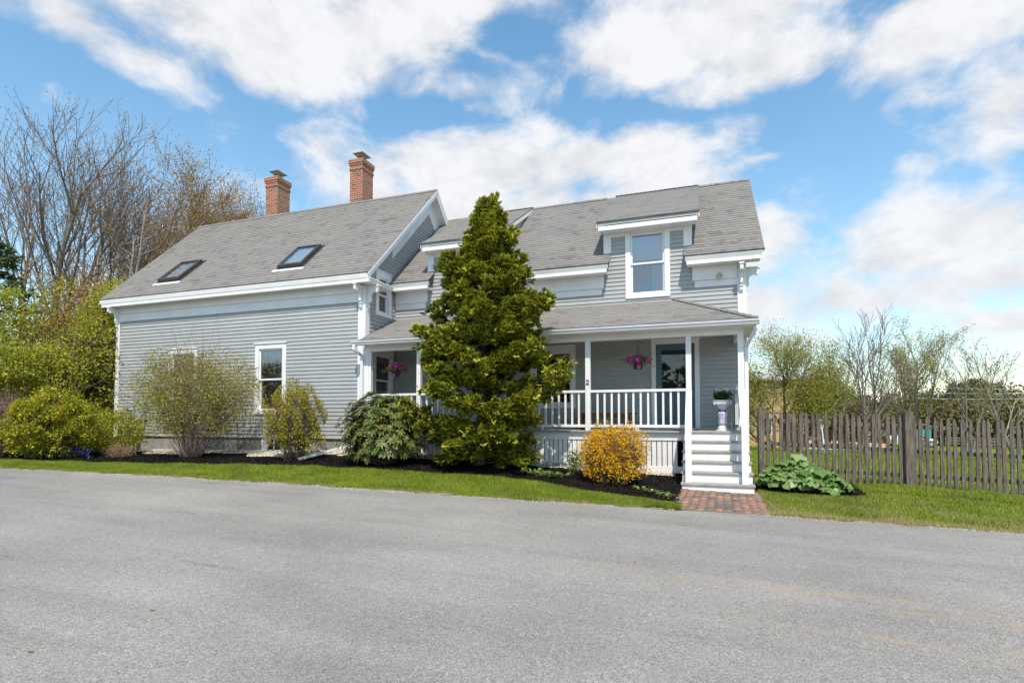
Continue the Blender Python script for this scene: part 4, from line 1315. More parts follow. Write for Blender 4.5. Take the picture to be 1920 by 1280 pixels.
M['lf_wood'] = m_leaf('woodland', [(0, (.07, .075, .025)), (.3, (.13, .11, .035)), (.55, (.17, .15, .04)), (.8, (.20, .12, .05)), (1, (.15, .17, .05))], .2, .8, .35, .06)
M['fl_purple'] = m_leaf('purple_petals', [(0, (.30, .06, .42)), (1, (.48, .18, .62))], .3, .6)
M['fl_magenta'] = m_leaf('magenta_petals', [(0, (.62, .01, .30)), (.6, (.80, .04, .42)), (.9, (.82, .22, .50)), (1, (.20, .02, .22))], .3, .5)
M['fl_white'] = m_leaf('white_petals', [(0, (.75, .75, .68)), (1, (.85, .85, .82))], .3, .5)
M['fl_blue'] = m_leaf('blue_petals', [(0, (.05, .05, .42)), (1, (.16, .12, .65))], .3, .5)
M['stalk'] = m_leaf('red_stalks', [(0, (.30, .05, .04)), (1, (.25, .20, .06))], .1, .5)
M['drygrass'] = m_leaf('dry_stems', [(0, (.30, .20, .12)), (1, (.46, .33, .22))], .2, .8)
M['gravel'] = m_leaf('pale_gravel', [(0, (.25, .21, .165)), (.5, (.46, .41, .33)), (1, (.66, .62, .54))], 0, .9)

def shrub(name, label, cat, base, rx, ry, z0, h, leafmat, nleaf, lsize, ratio=.55, nstem=40, stemr=.008, stemmat='twig', rbase=.18, shell=.55, seed=1, lump=.18, lscale=3.0, top=1.0, gap=-.35, axis_out=.6, nside=5, power=2.2, group=None, under=.25):
    """clump of stems from the base carrying leaves in the outer shell of a lumpy dome (z0..h above base)"""
    rd = np.random.default_rng(seed)
    b = np.array(base, float)
    t = thing(name, label, cat, tuple(b), group)
    cz = (z0 + h) / 2; rz = (h - z0) / 2
    segs = []
    for i in range(nstem):
        a = rd.uniform(0, 6.283); s = math.sqrt(rd.uniform(0, 1))
        p = b + np.array([math.cos(a) * rbase * s, math.sin(a) * rbase * s * ry / rx, -.04])
        el = rd.uniform(-.25, 1) if z0 < .3 else rd.uniform(.0, 1)
        cr = math.sqrt(max(0, 1 - max(el, 0) ** power))
        a2 = a + rd.normal(0, .35)
        q = b + np.array([math.cos(a2) * rx * cr * rd.uniform(.6, .95), math.sin(a2) * ry * cr * rd.uniform(.6, .95), cz + rz * el * .93])
        m = (p * .45 + q * .55) + np.array([0, 0, .12 * h * rd.uniform(-.5, 1)])
        pts = [p * (1 - k) ** 2 + m * 2 * k * (1 - k) + q * k * k for k in np.linspace(0, 1, 7)]
        for k in range(6):
            pts[k + 1] = pts[k + 1] + rd.normal(0, .018 * rx, 3)
            segs.append((pts[k], pts[k + 1], stemr * (1 - k * .13), stemr * (1 - (k + 1) * .13)))
        for _ in range(nside):
            k = rd.integers(2, 6); o = pts[k]
            e = o + rd.normal(0, .18 * rx, 3) + (o - b) * .12 + np.array([0, 0, .08 * h])
            mm = (o + e) / 2 + rd.normal(0, .03 * rx, 3)
            segs.append((o, mm, stemr * .4, stemr * .35)); segs.append((mm, e, stemr * .35, stemr * .2))
    V, F = seg_tubes(segs, 4)
    link('stems', np_mesh('stems', V, F), M[stemmat], t)
    # leaves
    need = nleaf; got = []
    while need > 0:
        n = need * 3 + 100
        d = unit(rd.normal(size=(n, 3)))
        d[:, 2] = np.where(d[:, 2] < 0, d[:, 2] * 1.0, d[:, 2])
        rad = shell + (1 - shell) * rd.uniform(0, 1, n) ** .6
        # superellipse for boxier domes
        sc = (np.abs(d) ** power).sum(1) ** (-1 / power)
        U = d * (sc * rad)[:, None]
        lum = lumps(U * np.array([rx, ry, rz]), seed + 5, lscale)
        U = U * (1 + lump * lum)[:, None]
        keep = (lumps(U * np.array([rx, ry, rz]), seed + 9, lscale * 2.2) > gap) & ((U[:, 2] > -.75) | (rd.uniform(0, 1, n) < under))
        P = b + U * np.array([rx, ry, rz]) + np.array([0, 0, cz])
        keep &= P[:, 2] > zg(P[:, 0], P[:, 1]) + .03
        got.append((P[keep], d[keep])); need -= int(keep.sum())
    P = np.concatenate([g[0] for g in got])[:nleaf]; D = np.concatenate([g[1] for g in got])[:nleaf]
    V, F = leaf_quads(P, lsize, ratio, D * axis_out, 1.0, rg=rd)
    link('leaves', np_mesh('leaves', V, F), M[leafmat], t)
    return t, P, D

# ------------------------------------------------------------------ shrubs along the house, left to right
def gz(x, y): return float(zg(x, y))
# twiggy shrub with early purple flowers, at the far left
bx, by = -17.6, 8.85
t, P, D = shrub('flowering_shrub', 'bare reddish twiggy shrub with a few purple flowers at the left edge', 'shrub', (bx, by, gz(bx, by)), 1.25, 1.0, .25, 1.85, 'lf_bud', 500, .03, nstem=120, stemr=.008, stemmat='twigpink', rbase=.25, seed=3, nside=10, gap=-2)
rd = np.random.default_rng(4)
cl = np.array([(-16.85, 8.5, 1.95), (-16.6, 8.4, 1.86), (-17.0, 8.5, 1.75), (-17.4, 8.2, 1.72), (-17.45, 8.2, 1.52), (-17.2, 8.2, 1.36), (-17.6, 8.3, 1.4), (-16.9, 8.3, 1.55), (-17.9, 8.3, 1.9)])
Pf = np.repeat(cl, 45, 0) + rd.normal(0, .07, (len(cl) * 45, 3)) * np.array([1.2, 1, .5])
V, F = leaf_quads(Pf, .05, .9, rg=rd); link('flowers', np_mesh('flowers', V, F), M['fl_purple'], t)
# yellow green azalea mound
bx, by = -15.75, 9.15
shrub('azalea_bush', 'broad yellow green bush at the left end of the mulch bed', 'bush', (bx, by, gz(bx, by)), 1.25, .85, .0, 1.75, 'lf_azalea', 30000, .062, .5, nstem=40, stemr=.014, stemmat='twig', rbase=.5, seed=12, lump=.30, lscale=3.2, shell=.4, gap=-.05, power=2.1)
bx, by = -15.6, 10.5
shrub('evergreen_bush', 'low dark green bush beside the left corner of the house', 'bush', (bx, by, gz(bx, by)), 1.3, .7, .0, 1.25, 'lf_azalea', 9000, .055, .5, nstem=30, stemr=.012, rbase=.4, seed=13, lump=.2, shell=.4)
# dried low shrub
bx, by = -14.35, 9.95
shrub('dormant_shrub', 'small dry tan shrub in front of the meter pipes', 'shrub', (bx, by, gz(bx, by)), .42, .3, .0, .36, 'drygrass', 1300, .05, .18, nstem=70, stemr=.004, stemmat='twigpink', rbase=.2, seed=15, shell=.1, gap=-2, axis_out=1.2)
# tall vase shaped shrub
bx, by = -12.35, 10.35
t, P, D = shrub('vase_shaped_shrub', 'tall vase shaped shrub with sparse new leaves in front of the left window', 'shrub', (bx, by, gz(bx, by)), 2.10, 1.05, .30, 2.86, 'lf_vase', 28000, .046, .5, nstem=75, stemr=.0085, stemmat='twigpink', rbase=.24, seed=22, shell=.22, lump=.20, lscale=2.4, gap=-.30, nside=18, power=2.1, axis_out=.9, under=.12)
# round clipped bush under the right window
bx, by = -9.2, 10.5
shrub('globe_bush', 'round bush of yellow and russet leaves below the window', 'bush', (bx, by, gz(bx, by)), .78, .64, .12, 1.84, 'lf_globe', 13500, .044, .55, nstem=120, stemr=.006, rbase=.26, seed=31, shell=.40, lump=.24, lscale=4.4, gap=-.15, nside=14, power=2.15, under=.45)
# orange bush by the steps
bx, by = -1.60, 10.45
shrub('orange_bush', 'rounded bush of bright orange and gold leaves left of the steps', 'bush', (bx, by, gz(bx, by)), .68, .52, .0, 1.12, 'lf_orange', 19000, .036, .55, nstem=120, stemr=.006, rbase=.30, seed=41, shell=.12, lump=.26, lscale=6.0, gap=-.12, nside=14, power=2.4)

# rhododendron: whorls of long drooping leaves
def rhododendron():
    rd = np.random.default_rng(51)
    bx, by = -6.75, 10.55
    b = np.array([bx, by, gz(bx, by)])
    t = thing('rhododendron', 'big rhododendron bush with long olive leaves left of the tall evergreen', 'bush', tuple(b))
    rx, ry, rz, cz = 1.04, .72, .84, .80
    segs, rose = [], []
    n = 1250
    d = unit(rd.normal(size=(n * 3, 3)))
    d = d[(d[:, 2] > -.72)][:n]
    sc = (np.abs(d) ** 2.4).sum(1) ** (-1 / 2.4)
    U = d * (sc * rd.uniform(.6, 1.0, len(d)))[:, None]
    U *= (1 + .14 * lumps(U, 52, 4.5))[:, None]
    C = b + U * np.array([rx, ry, rz]) + np.array([0, 0, cz])
    C = C[C[:, 2] > zg(C[:, 0], C[:, 1]) + .08]; d = d[:len(C)]
    for i, c in enumerate(C[::14]):
        a = rd.uniform(0, 6.28)
        p = b + np.array([math.cos(a) * .16, math.sin(a) * .12, -.02])
        m = p * .5 + c * .5 + np.array([rd.normal(0, .12), rd.normal(0, .08), -.05])
        pts = [p * (1 - k) ** 2 + m * 2 * k * (1 - k) + c * k * k for k in np.linspace(0, 1, 6)]
        for k in range(5): segs.append((pts[k], pts[k + 1], .013 - .002 * k, .011 - .002 * k))
    V, F = seg_tubes(segs, 5); link('stems', np_mesh('stems', V, F), M['twig'], t)
    Vs, Fs, o = [], [], 0
    for c in C:
        ax = unit(((c - b - np.array([0, 0, .5])) * np.array([1, 1.3, .8]) + np.array([0, 0, .5]))[None])[0]
        u = np.cross(ax, [0.3, .2, .9]); u /= np.linalg.norm(u); w = np.cross(ax, u)
        k = rd.integers(7, 11); ph = rd.uniform(0, 6.28); ln = rd.uniform(.085, .135); droop = rd.uniform(.0, .4)
        for j in range(k):
            t_ = ph + 6.283 * j / k + rd.normal(0, .15)
            out = u * math.cos(t_) + w * math.sin(t_)
            dd = out + ax * rd.uniform(-.05, .35); dd /= np.linalg.norm(dd)
            tip = c + dd * ln + np.array([0, 0, -droop * ln])
            mid = c + dd * ln * .55 + np.array([0, 0, -droop * ln * .3])
            s = np.cross(dd, ax); s /= max(np.linalg.norm(s), 1e-6); s *= ln * .17
            up_ = ax * ln * .05
            Vs += [c, mid + s + up_, tip, mid, mid - s + up_]
            Fs += [(o, o + 1, o + 2, o + 3), (o, o + 3, o + 2, o + 4)]; o += 5
    link('leaves', np_mesh('leaves', np.array(Vs), np.array(Fs)), M['lf_rhodo'], t)
rhododendron()

# the tall golden cypress in front of the porch
def cypress():
    rd = np.random.default_rng(77)
    bx, by = -4.45, 10.62
    b = np.array([bx, by, .54])
    t = thing('cypress_tree', 'tall conical golden green cypress tree in front of the porch', 'tree', tuple(b))
    H = 5.72
    axis = lambda h: np.array([bx + .22 * h / H, by + .05 * h / H, .54 + h])
    segs = []
    for i in range(14):
        segs.append((axis(H * .96 * i / 14) + rd.normal(0, .012, 3), axis(H * .96 * (i + 1) / 14) + rd.normal(0, .012, 3), .115 * (1 - i / 14.5) + .008, .115 * (1 - (i + 1) / 14.5) + .008))
    hp = np.array([0, .35, .8, 1.3, 2.0, 2.7, 3.3, 3.8, 4.3, 4.7, 5.1, 5.4, 5.72])
    rp = np.array([.62, 1.15, 1.42, 1.54, 1.52, 1.40, 1.26, 1.16, .90, .68, .42, .22, .04])
    limbs, tufts = [], []
    # boughs: each one a separate plume of pads with gaps between it and its neighbours
    nb = 74
    for i in range(nb):
        f = (i + rd.uniform(.1, .9)) / nb
        h = .12 + (H - .16) * f ** .84
        a = i * 2.39996 + rd.normal(0, .22)
        R_ = np.interp(h, hp, rp)
        ln = R_ * (rd.uniform(.72, .95) if i % 3 else rd.uniform(1.0, 1.22))
        out = np.array([math.cos(a), math.sin(a) * .72, 0])
        rise = rd.uniform(.12, .5) if h > 1 else rd.uniform(-.12, .22)
        p0 = axis(max(h - ln * rise - .08, .08)); p3 = axis(h) + out * ln
        p1 = p0 + out * ln * .55 + np.array([0, 0, ln * rise * .02])
        pts = [p0 * (1 - k) ** 2 + p1 * 2 * k * (1 - k) + p3 * k * k for k in np.linspace(0, 1, 6)]
        for k in range(5): limbs.append((pts[k], pts[k + 1], .022 * R_ * (1 - .17 * k) + .004, .022 * R_ * (1 - .17 * (k + 1)) + .004))
        sd_ = np.array([-out[1], out[0], 0])
        npad = int(5 + 9 * min(ln, 1.3))
        for j in range(npad):
            k = 1 - .78 * (j / npad) ** 1.15 + rd.normal(0, .03)
            k = min(max(k, .12), 1.03)
            wid = (.12 + .34 * (1 - abs(k - .62) * 1.6)) * min(1, .25 + R_ * .75)
            off = rd.normal(0, wid * .75)
            pr = rd.uniform(.09, .20) * min(1, .45 + R_ * .5)
            q = p0 * (1 - k) ** 2 + p1 * 2 * k * (1 - k) + p3 * k * k + sd_ * off + np.array([0, 0, rd.normal(.02, .05) - abs(off) * .15])
            c_ = p0 * (1 - k * .85) ** 2 + p1 * 2 * k * .85 * (1 - k * .85) + p3 * (k * .85) ** 2
            limbs.append((c_, q, .007, .004))
            m = int(11 * (.6 + pr * 3))
            u_ = unit(rd.normal(size=(m, 3))) * (rd.uniform(.15, 1, (m, 1)) ** .5)
            for u in u_:
                tufts.append((q + (out * u[0] * 1.25 + sd_ * u[1] + np.array([0, 0, u[2] * .55])) * pr, out * (.75 + .5 * u[0]) + sd_ * (u[1] * .6 + off * 1.2) + np.array([0, 0, .35 + .6 * u[2]])))
    V, F = seg_tubes(segs + limbs, 6)
    link('trunk', np_mesh('trunk', V, F, smooth=True), M['bark'], t)
    # each tuft: several flat fans of short scaly fingers, tips brightest
    Q = np.array([q for q, _ in tufts]); Dv = unit(np.array([d for _, d in tufts]))
    Vs, As = [], []
    nf, ng = 6, 7
    n = len(Q)
    for f in range(nf):
        d = unit(Dv + rd.normal(0, .55, (n, 3)))
        u = unit(np.cross(d, np.array([0, 0, 1.]) + rd.normal(0, .35, (n, 3))))
        nn_ = np.cross(u, d)
        ln = (rd.uniform(.05, .10, n) + .07 * (rd.uniform(0, 1, n) > .8))[:, None]
        og = Q + rd.normal(0, .03, (n, 3))
        tone = rd.uniform(-.28, .16, n)  # random tone of each fan
        for g in range(ng):
            a = (g / (ng - 1) - .5) * 1.9
            dd = d * math.cos(a) + u * math.sin(a)
            L_ = ln * (1 - .35 * abs(g / (ng - 1) - .5) * 2) * rd.uniform(.8, 1.2, (n, 1))
            st = og + d * ln * .12
            w = np.cross(dd, nn_) * ln * .12
            bend = nn_ * ln * rd.uniform(-.18, .10, (n, 1))
            Vs.append(np.stack([st, st + dd * L_ * .6 + w + bend * .4, st + dd * L_ + bend, st + dd * L_ * .6 - w + bend * .4], 1))
            As.append(np.stack([.10 + tone * .5, .60 + tone, 1.0 + tone, .60 + tone], 1))
    V = np.concatenate(Vs).reshape(-1, 3); A = np.clip(np.concatenate(As).ravel(), 0, 1)
    F = np.arange(len(V)).reshape(-1, 4)
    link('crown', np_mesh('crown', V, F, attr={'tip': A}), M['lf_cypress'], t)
cypress()

# small plants in the bed
def rosette(name, label, cat, spots, leafmat, n, ln, ratio, rad, seed, up=.7, group=None):
    rd = np.random.default_rng(seed)
    c0 = np.array(spots[0]); t = thing(name, label, cat, (c0[0], c0[1], gz(c0[0], c0[1])), group)
    Vs, Fs, o = [], [], 0
    for (x, y) in spots:
        for i in range(n):
            a = rd.uniform(0, 6.28); r0 = rad * math.sqrt(rd.uniform(0, 1))
            p = np.array([x + r0 * math.cos(a), y + r0 * math.sin(a), gz(x, y) + .02])
            a2 = a + rd.normal(0, .6)
            d = np.array([math.cos(a2), math.sin(a2), up * rd.uniform(.5, 1.8)]); d /= np.linalg.norm(d)
            L_ = ln * rd.uniform(.6, 1.2)
            s = np.cross(d, [0, 0, 1.]); s /= np.linalg.norm(s); s *= L_ * ratio / 2
            q1 = p + d * L_ * .5; q2 = p + d * L_ + np.array([0, 0, -L_ * .30])
            Vs += [p, q1 + s, q2, q1 - np.array([0, 0, L_ * .05]), q1 - s]; Fs += [(o, o + 1, o + 2, o + 3), (o, o + 3, o + 2, o + 4)]; o += 5
    link('leaves', np_mesh('leaves', np.array(Vs), np.array(Fs)), M[leafmat], t)
    return t
rosette('leafy_plant', 'low green plant spreading in the mulch under the evergreen', 'plant', [(-3.05, 10.5), (-2.85, 10.45), (-2.65, 10.5), (-3.2, 10.6)], 'lf_hosta', 42, .20, .22, .16, 61)
bx, by = -2.42, 10.75
shrub('young_perennial', 'small upright green plant beside the lattice left of the orange bush', 'plant', (bx, by, gz(bx, by)), .19, .16, .05, .52, 'lf_green', 420, .06, .45, nstem=12, stemr=.004, stemmat='twig', rbase=.08, seed=62, shell=.1, gap=-2, axis_out=.8)
rosette('hosta_plant', 'pale edged green hosta sprouting in the mulch beside the brick path', 'plant', [(-1.02, 9.98), (-.86, 9.88), (-.66, 9.70), (-.52, 9.58), (-.78, 9.8)], 'lf_hosta', 20, .14, .38, .07, 63, .8)
for i, (x, y, lab) in enumerate([(-15.05, 9.3, 'clump of blue bulb flowers in front of the yellow green bush'), (-14.45, 9.25, 'single stem of blue bulb flowers in the open mulch')]):
    t = rosette('bulb_flower', lab, 'flower', [(x, y), (x + .12, y + .05), (x - .12, y - .02)] if i == 0 else [(x, y)], 'lf_green', 14 if i == 0 else 5, .2, .1, .1 if i == 0 else .03, 64 + i, 1.6)
    rd = np.random.default_rng(66 + i)
    n = 130 if i == 0 else 24
    Pf = np.array([x, y, gz(x, y) + .22]) + rd.normal(0, 1, (n, 3)) * (np.array([.16, .08, .05]) if i == 0 else np.array([.03, .03, .06]))
    V, F = leaf_quads(Pf, .045, .6, rg=rd); link('flowers', np_mesh('flowers', V, F), M['fl_blue'], t)

# rhubarb by the fence
def rhubarb():
    rd = np.random.default_rng(71)
    cx, cy = 1.72, 11.0
    t = thing('rhubarb_plant', 'wide clump of big ruffled rhubarb leaves right of the steps', 'plant', (cx, cy, gz(cx, cy)))
    Vs, Fs, o = [], [], 0; st = []
    for i in range(150):
        a = rd.uniform(0, 6.283); rr = math.sqrt(rd.uniform(0, 1))
        px, py = cx + .68 * rr * math.cos(a), cy + .34 * rr * math.sin(a)
        root = np.array([cx + (px - cx) * .5, cy + (py - cy) * .5, gz(px, py)])
        h = (.52 - .34 * rr ** 1.6) * rd.uniform(.75, 1.15) + .04
        if px < cx: h *= 1.05
        c = np.array([px, py, gz(px, py) + h])
        st.append((root, c, .012, .009))
        out = np.array([px - cx, (py - cy) * 1.6 - .10, 0.0]) + rd.normal(0, .12, 3); out[2] = 0; out /= max(np.linalg.norm(out), 1e-6)
        s = rd.uniform(.11, .20)
        tilt = rd.uniform(.15, .9) * (.4 + .8 * rr)
        nrm = np.array([out[0] * math.sin(tilt), out[1] * math.sin(tilt), math.cos(tilt)])
        fwd = np.cross(np.cross(nrm, out), nrm); fwd /= np.linalg.norm(fwd); sd = np.cross(nrm, fwd)
        NA, NR = 30, 5
        base_i = o; Vs.append(c.copy()); o += 1
        ph = rd.uniform(0, 6.28)
        for r_ in range(1, NR + 1):
            f = r_ / NR
            for j in range(NA):
                th = -math.pi * .93 + 2 * math.pi * .93 * j / (NA - 1)
                shp = s * (.62 + .38 * math.cos(th / 2) ** 2) * (1 + .12 * math.cos(th) + .05 * math.sin(9 * th + ph) * f)
                R_ = shp * f
                ruff = (.13 * math.sin(6 * th + ph) + .11 * math.sin(11 * th + 2 * ph)) * s * f ** 1.8
                vein = -.07 * s * abs(math.cos(3.5 * th)) * math.sin(math.pi * f)
                hgt = ruff + vein - .20 * s * f ** 2 * (1 + .4 * math.cos(th)) + rd.normal(0, .004)
                Vs.append(c + fwd * (R_ * math.cos(th)) + sd * (R_ * math.sin(th)) + nrm * hgt); o += 1
        for j in range(NA - 1): Fs.append((base_i, base_i, base_i + 1 + j, base_i + 2 + j))
        for r_ in range(NR - 1):
            for j in range(NA - 1):
                q = base_i + 1 + r_ * NA + j; Fs.append((q, q + NA, q + NA + 1, q + 1))
    Fs = np.array(Fs); tri = Fs[:, 0] == Fs[:, 1]
    me = np_mesh('leaves', np.array(Vs), [Fs[~tri], Fs[tri][:, 1:]], smooth=True)
    link('leaves', me, M['lf_rhubarb'], t)
    V, F = seg_tubes(st, 5); link('stalks', np_mesh('stalks', V, F), M['stalk'], t)
rhubarb()
rosette('daylily_clump', 'tuft of narrow pale green leaves behind the fence post by the steps', 'plant', [(1.55, 12.2), (1.9, 12.3), (2.2, 12.4)], 'lf_hosta', 26, .45, .07, .15, 73, 2.2)

# ------------------------------------------------------------------ picket fence
def fence():
    A, B_ = np.array([1.16, 11.63]), np.array([5.48, 12.55])
    d = (B_ - A) / np.linalg.norm(B_ - A); L_ = np.linalg.norm(B_ - A)
    ang = math.atan2(d[1], d[0])
    f = thing('picket_fence', 'weathered grey wooden picket fence on the right of the house', 'fence', (A[0], A[1], gz(*A)))
    f_inv = Matrix.Translation(-Vector(f.location))
    rd = np.random.default_rng(81)
    topz = lambda s: np.interp(s, [0, 2.1, L_, L_ + 1], [1.735, 1.63, 1.515, 1.46])
    # three picket meshes of different wear
    protos = []
    for k in range(5):
        mb = MB(); w = .034 + rd.uniform(-.004, .005); h = 1.40; tp = .13 + rd.uniform(-.03, .04)
        prof = [(-w, 0), (w * rd.uniform(.9, 1.05), 0), (w, h - tp), (w * .72, h - tp * .45), (w * .18, h - .012), (-w * .2, h), (-w * .75, h - tp * .42), (-w, h - tp)]
        mb.prism(prof, lambda a, z: (a, -.012, z), lambda a, z: (a, .012, z))
        protos.append(mb)
    meshes = []
    n = 40; sp = .1195
    for i in range(n):
        s = .10 + i * sp
        if abs(s - 2.62) < .06: continue
        p = A + d * s
        z1 = topz(s) + rd.normal(0, .014)
        k = rd.integers(0, 5)
        if len(meshes) <= k or True:
            pass
        if k not in [m[0] for m in meshes]:
            o = protos[k].build('picket', M['fence'], f, bevel=.004); meshes.append((k, o))
        else:
            o = dict(meshes)[k].copy(); col.objects.link(o)
        o.parent = f; o.matrix_parent_inverse = f_inv
        zb = gz(p[0], p[1]) + .035
        o.location = (p[0] + .022 * d[1], p[1] - .022 * d[0], zb)
        o.scale = (1, 1, (z1 - zb) / 1.40)
        o.rotation_euler = (rd.normal(0, .012), rd.normal(0, .010), ang + rd.normal(0, .05))
    # rails: top, middle, low
    for off in (-.20, -.66, -1.13):
        mb = MB()
        for (s0, s1) in ((0, 2.6), (2.6, 4.95)):
            p0, p1 = A + d * s0, A + d * s1
            mb.beam((p0[0] - .03 * d[1], p0[1] + .03 * d[0], topz(s0) + off), (p1[0] - .03 * d[1], p1[1] + .03 * d[0], topz(s1) + off), .045, .075)
        mb.build('rail', M['fence'], f, bevel=.008)
    for (s, w, ex) in ((-.03, .105, .03), (2.63, .15, .07)):
        p = A + d * s
        mb = MB()
        c, s_ = math.cos(ang), math.sin(ang)
        q = lambda a, b: (p[0] + a * c - b * s_, p[1] + a * s_ + b * c)
        z0, z1 = gz(*p) - .2, topz(max(s, 0)) + ex
        P = [q(-w/2, -w/2), q(w/2, -w/2), q(w/2, w/2), q(-w/2, w/2)]
        mb.hexa([(x, y, z0) for x, y in P] + [(x, y, z1 + (.012 if i in (0, 1) else -.01)) for i, (x, y) in enumerate(P)])
        mb.build('post', M['fence'], f, bevel=.008)
fence()

# ------------------------------------------------------------------ things on the porch
def basket(name, label, x, y, zt, seed):
    rd = np.random.default_rng(seed)
    t = thing(name, label, 'hanging basket', (x, y, zt - .62), 'hanging flower baskets on the porch')
    mb = MB(); mb.lathe((x, y, zt - .62), [(0, 0), (.085, 0), (.092, .02), (.125, .15), (.13, .165), (.122, .165), (.11, .14), (0, .135)], 20); mb.build('pot', M['pot'], t, smooth=True)
    mb = MB()
    for k in range(3):
        a = k * 2.094 + .4
        mb.tube([(x + .12 * math.cos(a), y + .12 * math.sin(a), zt - .46), (x, y, zt - .12)], .003, 5)
    mb.tube([(x, y, zt - .12), (x + .02, y, zt - .08), (x + .02, y, zt - .04), (x, y, zt), (x - .012, y, zt + .02)], .005, 6)
    mb.build('hanger', M['black'], t)
    n = 620
    P = np.array([x, y, zt - .45]) + rd.normal(0, 1, (n, 3)) * np.array([.12, .10, .045])
    V, F = leaf_quads(P, .05, .5, unit(P - np.array([x, y, zt - .55])), .8, rg=rd); link('leaves', np_mesh('leaves', V, F), M['lf_green'], t)
    heads = []
    for k in range(60):
        a = rd.uniform(0, 6.28); r_ = .25 * math.sqrt(rd.uniform(.02, 1)); heads.append((x + r_ * math.cos(a), y + r_ * math.sin(a) * .8, zt - .325 - .42 * r_ + rd.normal(0, .025)))
    heads.append((x + .03, y - .13, zt - .58))
    Vs, Fs, o = [], [], 0
    for h in heads:
        h = np.array(h); nrm = unit(((h - np.array([x, y + .1, zt - .5])) + rd.normal(0, .08, 3))[None])[0]
        u = np.cross(nrm, [.1, .3, .9]); u /= np.linalg.norm(u); w = np.cross(nrm, u)
        for j in range(5):
            a = 6.283 * j / 5; a1 = a - .55; a2 = a + .55; R_ = .046
            Vs += [h, h + (u * math.cos(a1) + w * math.sin(a1)) * R_ + nrm * .018, h + (u * math.cos(a) + w * math.sin(a)) * R_ * 1.15 + nrm * .014, h + (u * math.cos(a2) + w * math.sin(a2)) * R_ + nrm * .018]
            Fs.append((o, o + 1, o + 2, o + 3)); o += 4
    link('flowers', np_mesh('flowers', np.array(Vs), np.array(Fs)), M['fl_magenta'], t)
basket('flower_basket', 'hanging pot of magenta flowers to the left of the front door', -1.28, 12.15, 3.27, 91)
basket('flower_basket', 'hanging pot of magenta flowers at the far left end of the porch', -7.35, 12.0, 3.25, 92)

def m_delft():
    m, nt, N, L, B = new_mat('blue_white_ceramic')
    p = pos(N)
    n = n_noise(N, L, p, 34, 5, .65, 1.6)
    sep = N.new('ShaderNodeSeparateXYZ'); L.new(p, sep.inputs[0])
    pat = n_ramp(N, L, n, [(.47, (.72, .72, .70)), (.52, (.10, .12, .38)), (.56, (.08, .10, .34)), (.60, (.74, .74, .72))])
    ring = n_ramp(N, L, sep.outputs[2], [(0, (1, 1, 1))])
    L.new(pat, B.inputs['Base Color']); B.inputs['Roughness'].default_value = .2
    return m
M['delft'] = m_delft()
M['ceramic'] = m_paint('white_ceramic', (.74, .73, .69), .2, .05, 9, 0)
M['cobalt'] = m_paint('cobalt_glaze', (.07, .09, .32), .2, .4, 30, 0)
def pedestal():
    x, y = .46, 12.45
    t = thing('plant_pedestal', 'blue and white ceramic pedestal on the porch beside the door', 'plant stand', (x, y, 1.295))
    mb = MB(); z = 1.295
    mb.lathe((x, y, z), [(0, 0), (.15, 0), (.15, .018), (.125, .022), (.125, .03), (.095, .035), (.10, .06), (.075, .11), (.07, .115)], 24); mb.build('foot', M['ceramic'], t, smooth=False)
    mb = MB(); mb.lathe((x, y, z), [(.07, .115), (.085, .13), (.09, .18), (.082, .25), (.095, .33), (.10, .37), (.088, .40), (.075, .405)], 24); mb.build('column', M['delft'], t, smooth=True)
    mb = MB(); mb.lathe((x, y, z), [(.075, .405), (.08, .41), (.082, .44), (.07, .452), (.068, .455)], 24); mb.build('collar', M['cobalt'], t, smooth=True)
    mb = MB(); mb.lathe((x, y, z), [(.068, .455), (.075, .49), (.10, .53), (.13, .555), (.13, .56), (0, .56)], 24); mb.build('neck', M['ceramic'], t, smooth=True)
    mb = MB(); mb.box(x - .185, x + .185, y - .15, y + .15, z + .56, z + .64); mb.box(x - .195, x + .195, y - .16, y + .16, z + .64, z + .655)
    mb.build('tray', M['delft'], t, bevel=.008)
    t2 = thing('potted_plant', 'bushy green plant with white flowers on top of the blue and white pedestal', 'plant', (x, y, z + .655))
    rd = np.random.default_rng(95)
    P = np.array([x, y, z + .74]) + np.clip(rd.normal(0, 1, (900, 3)), -2, 2) * np.array([.085, .07, .045])
    P[:, 2] = np.maximum(P[:, 2], z + .662)
    V, F = leaf_quads(P, .05, .55, np.array([[0, -.2, .7]]), 1, rg=rd); link('leaves', np_mesh('leaves', V, F), M['lf_dark'], t2)
    H = np.array([(-.15, -.02, .80), (-.11, -.05, .85), (-.06, -.03, .84), (.04, -.04, .88), (.07, -.05, .87), (.10, -.02, .86), (-.16, .0, .77), (.0, -.05, .84)]) + np.array([x, y, z])
    P = np.repeat(H, 12, 0) + rd.normal(0, .014, (len(H) * 12, 3))
    V, F = leaf_quads(P, .045, .9, rg=rd); link('flowers', np_mesh('flowers', V, F), M['fl_white'], t2)
M['lf_dark'] = m_leaf('deep_green_leaves', [(0, (.012, .045, .012)), (1, (.04, .10, .025))], .15, .4)
pedestal()

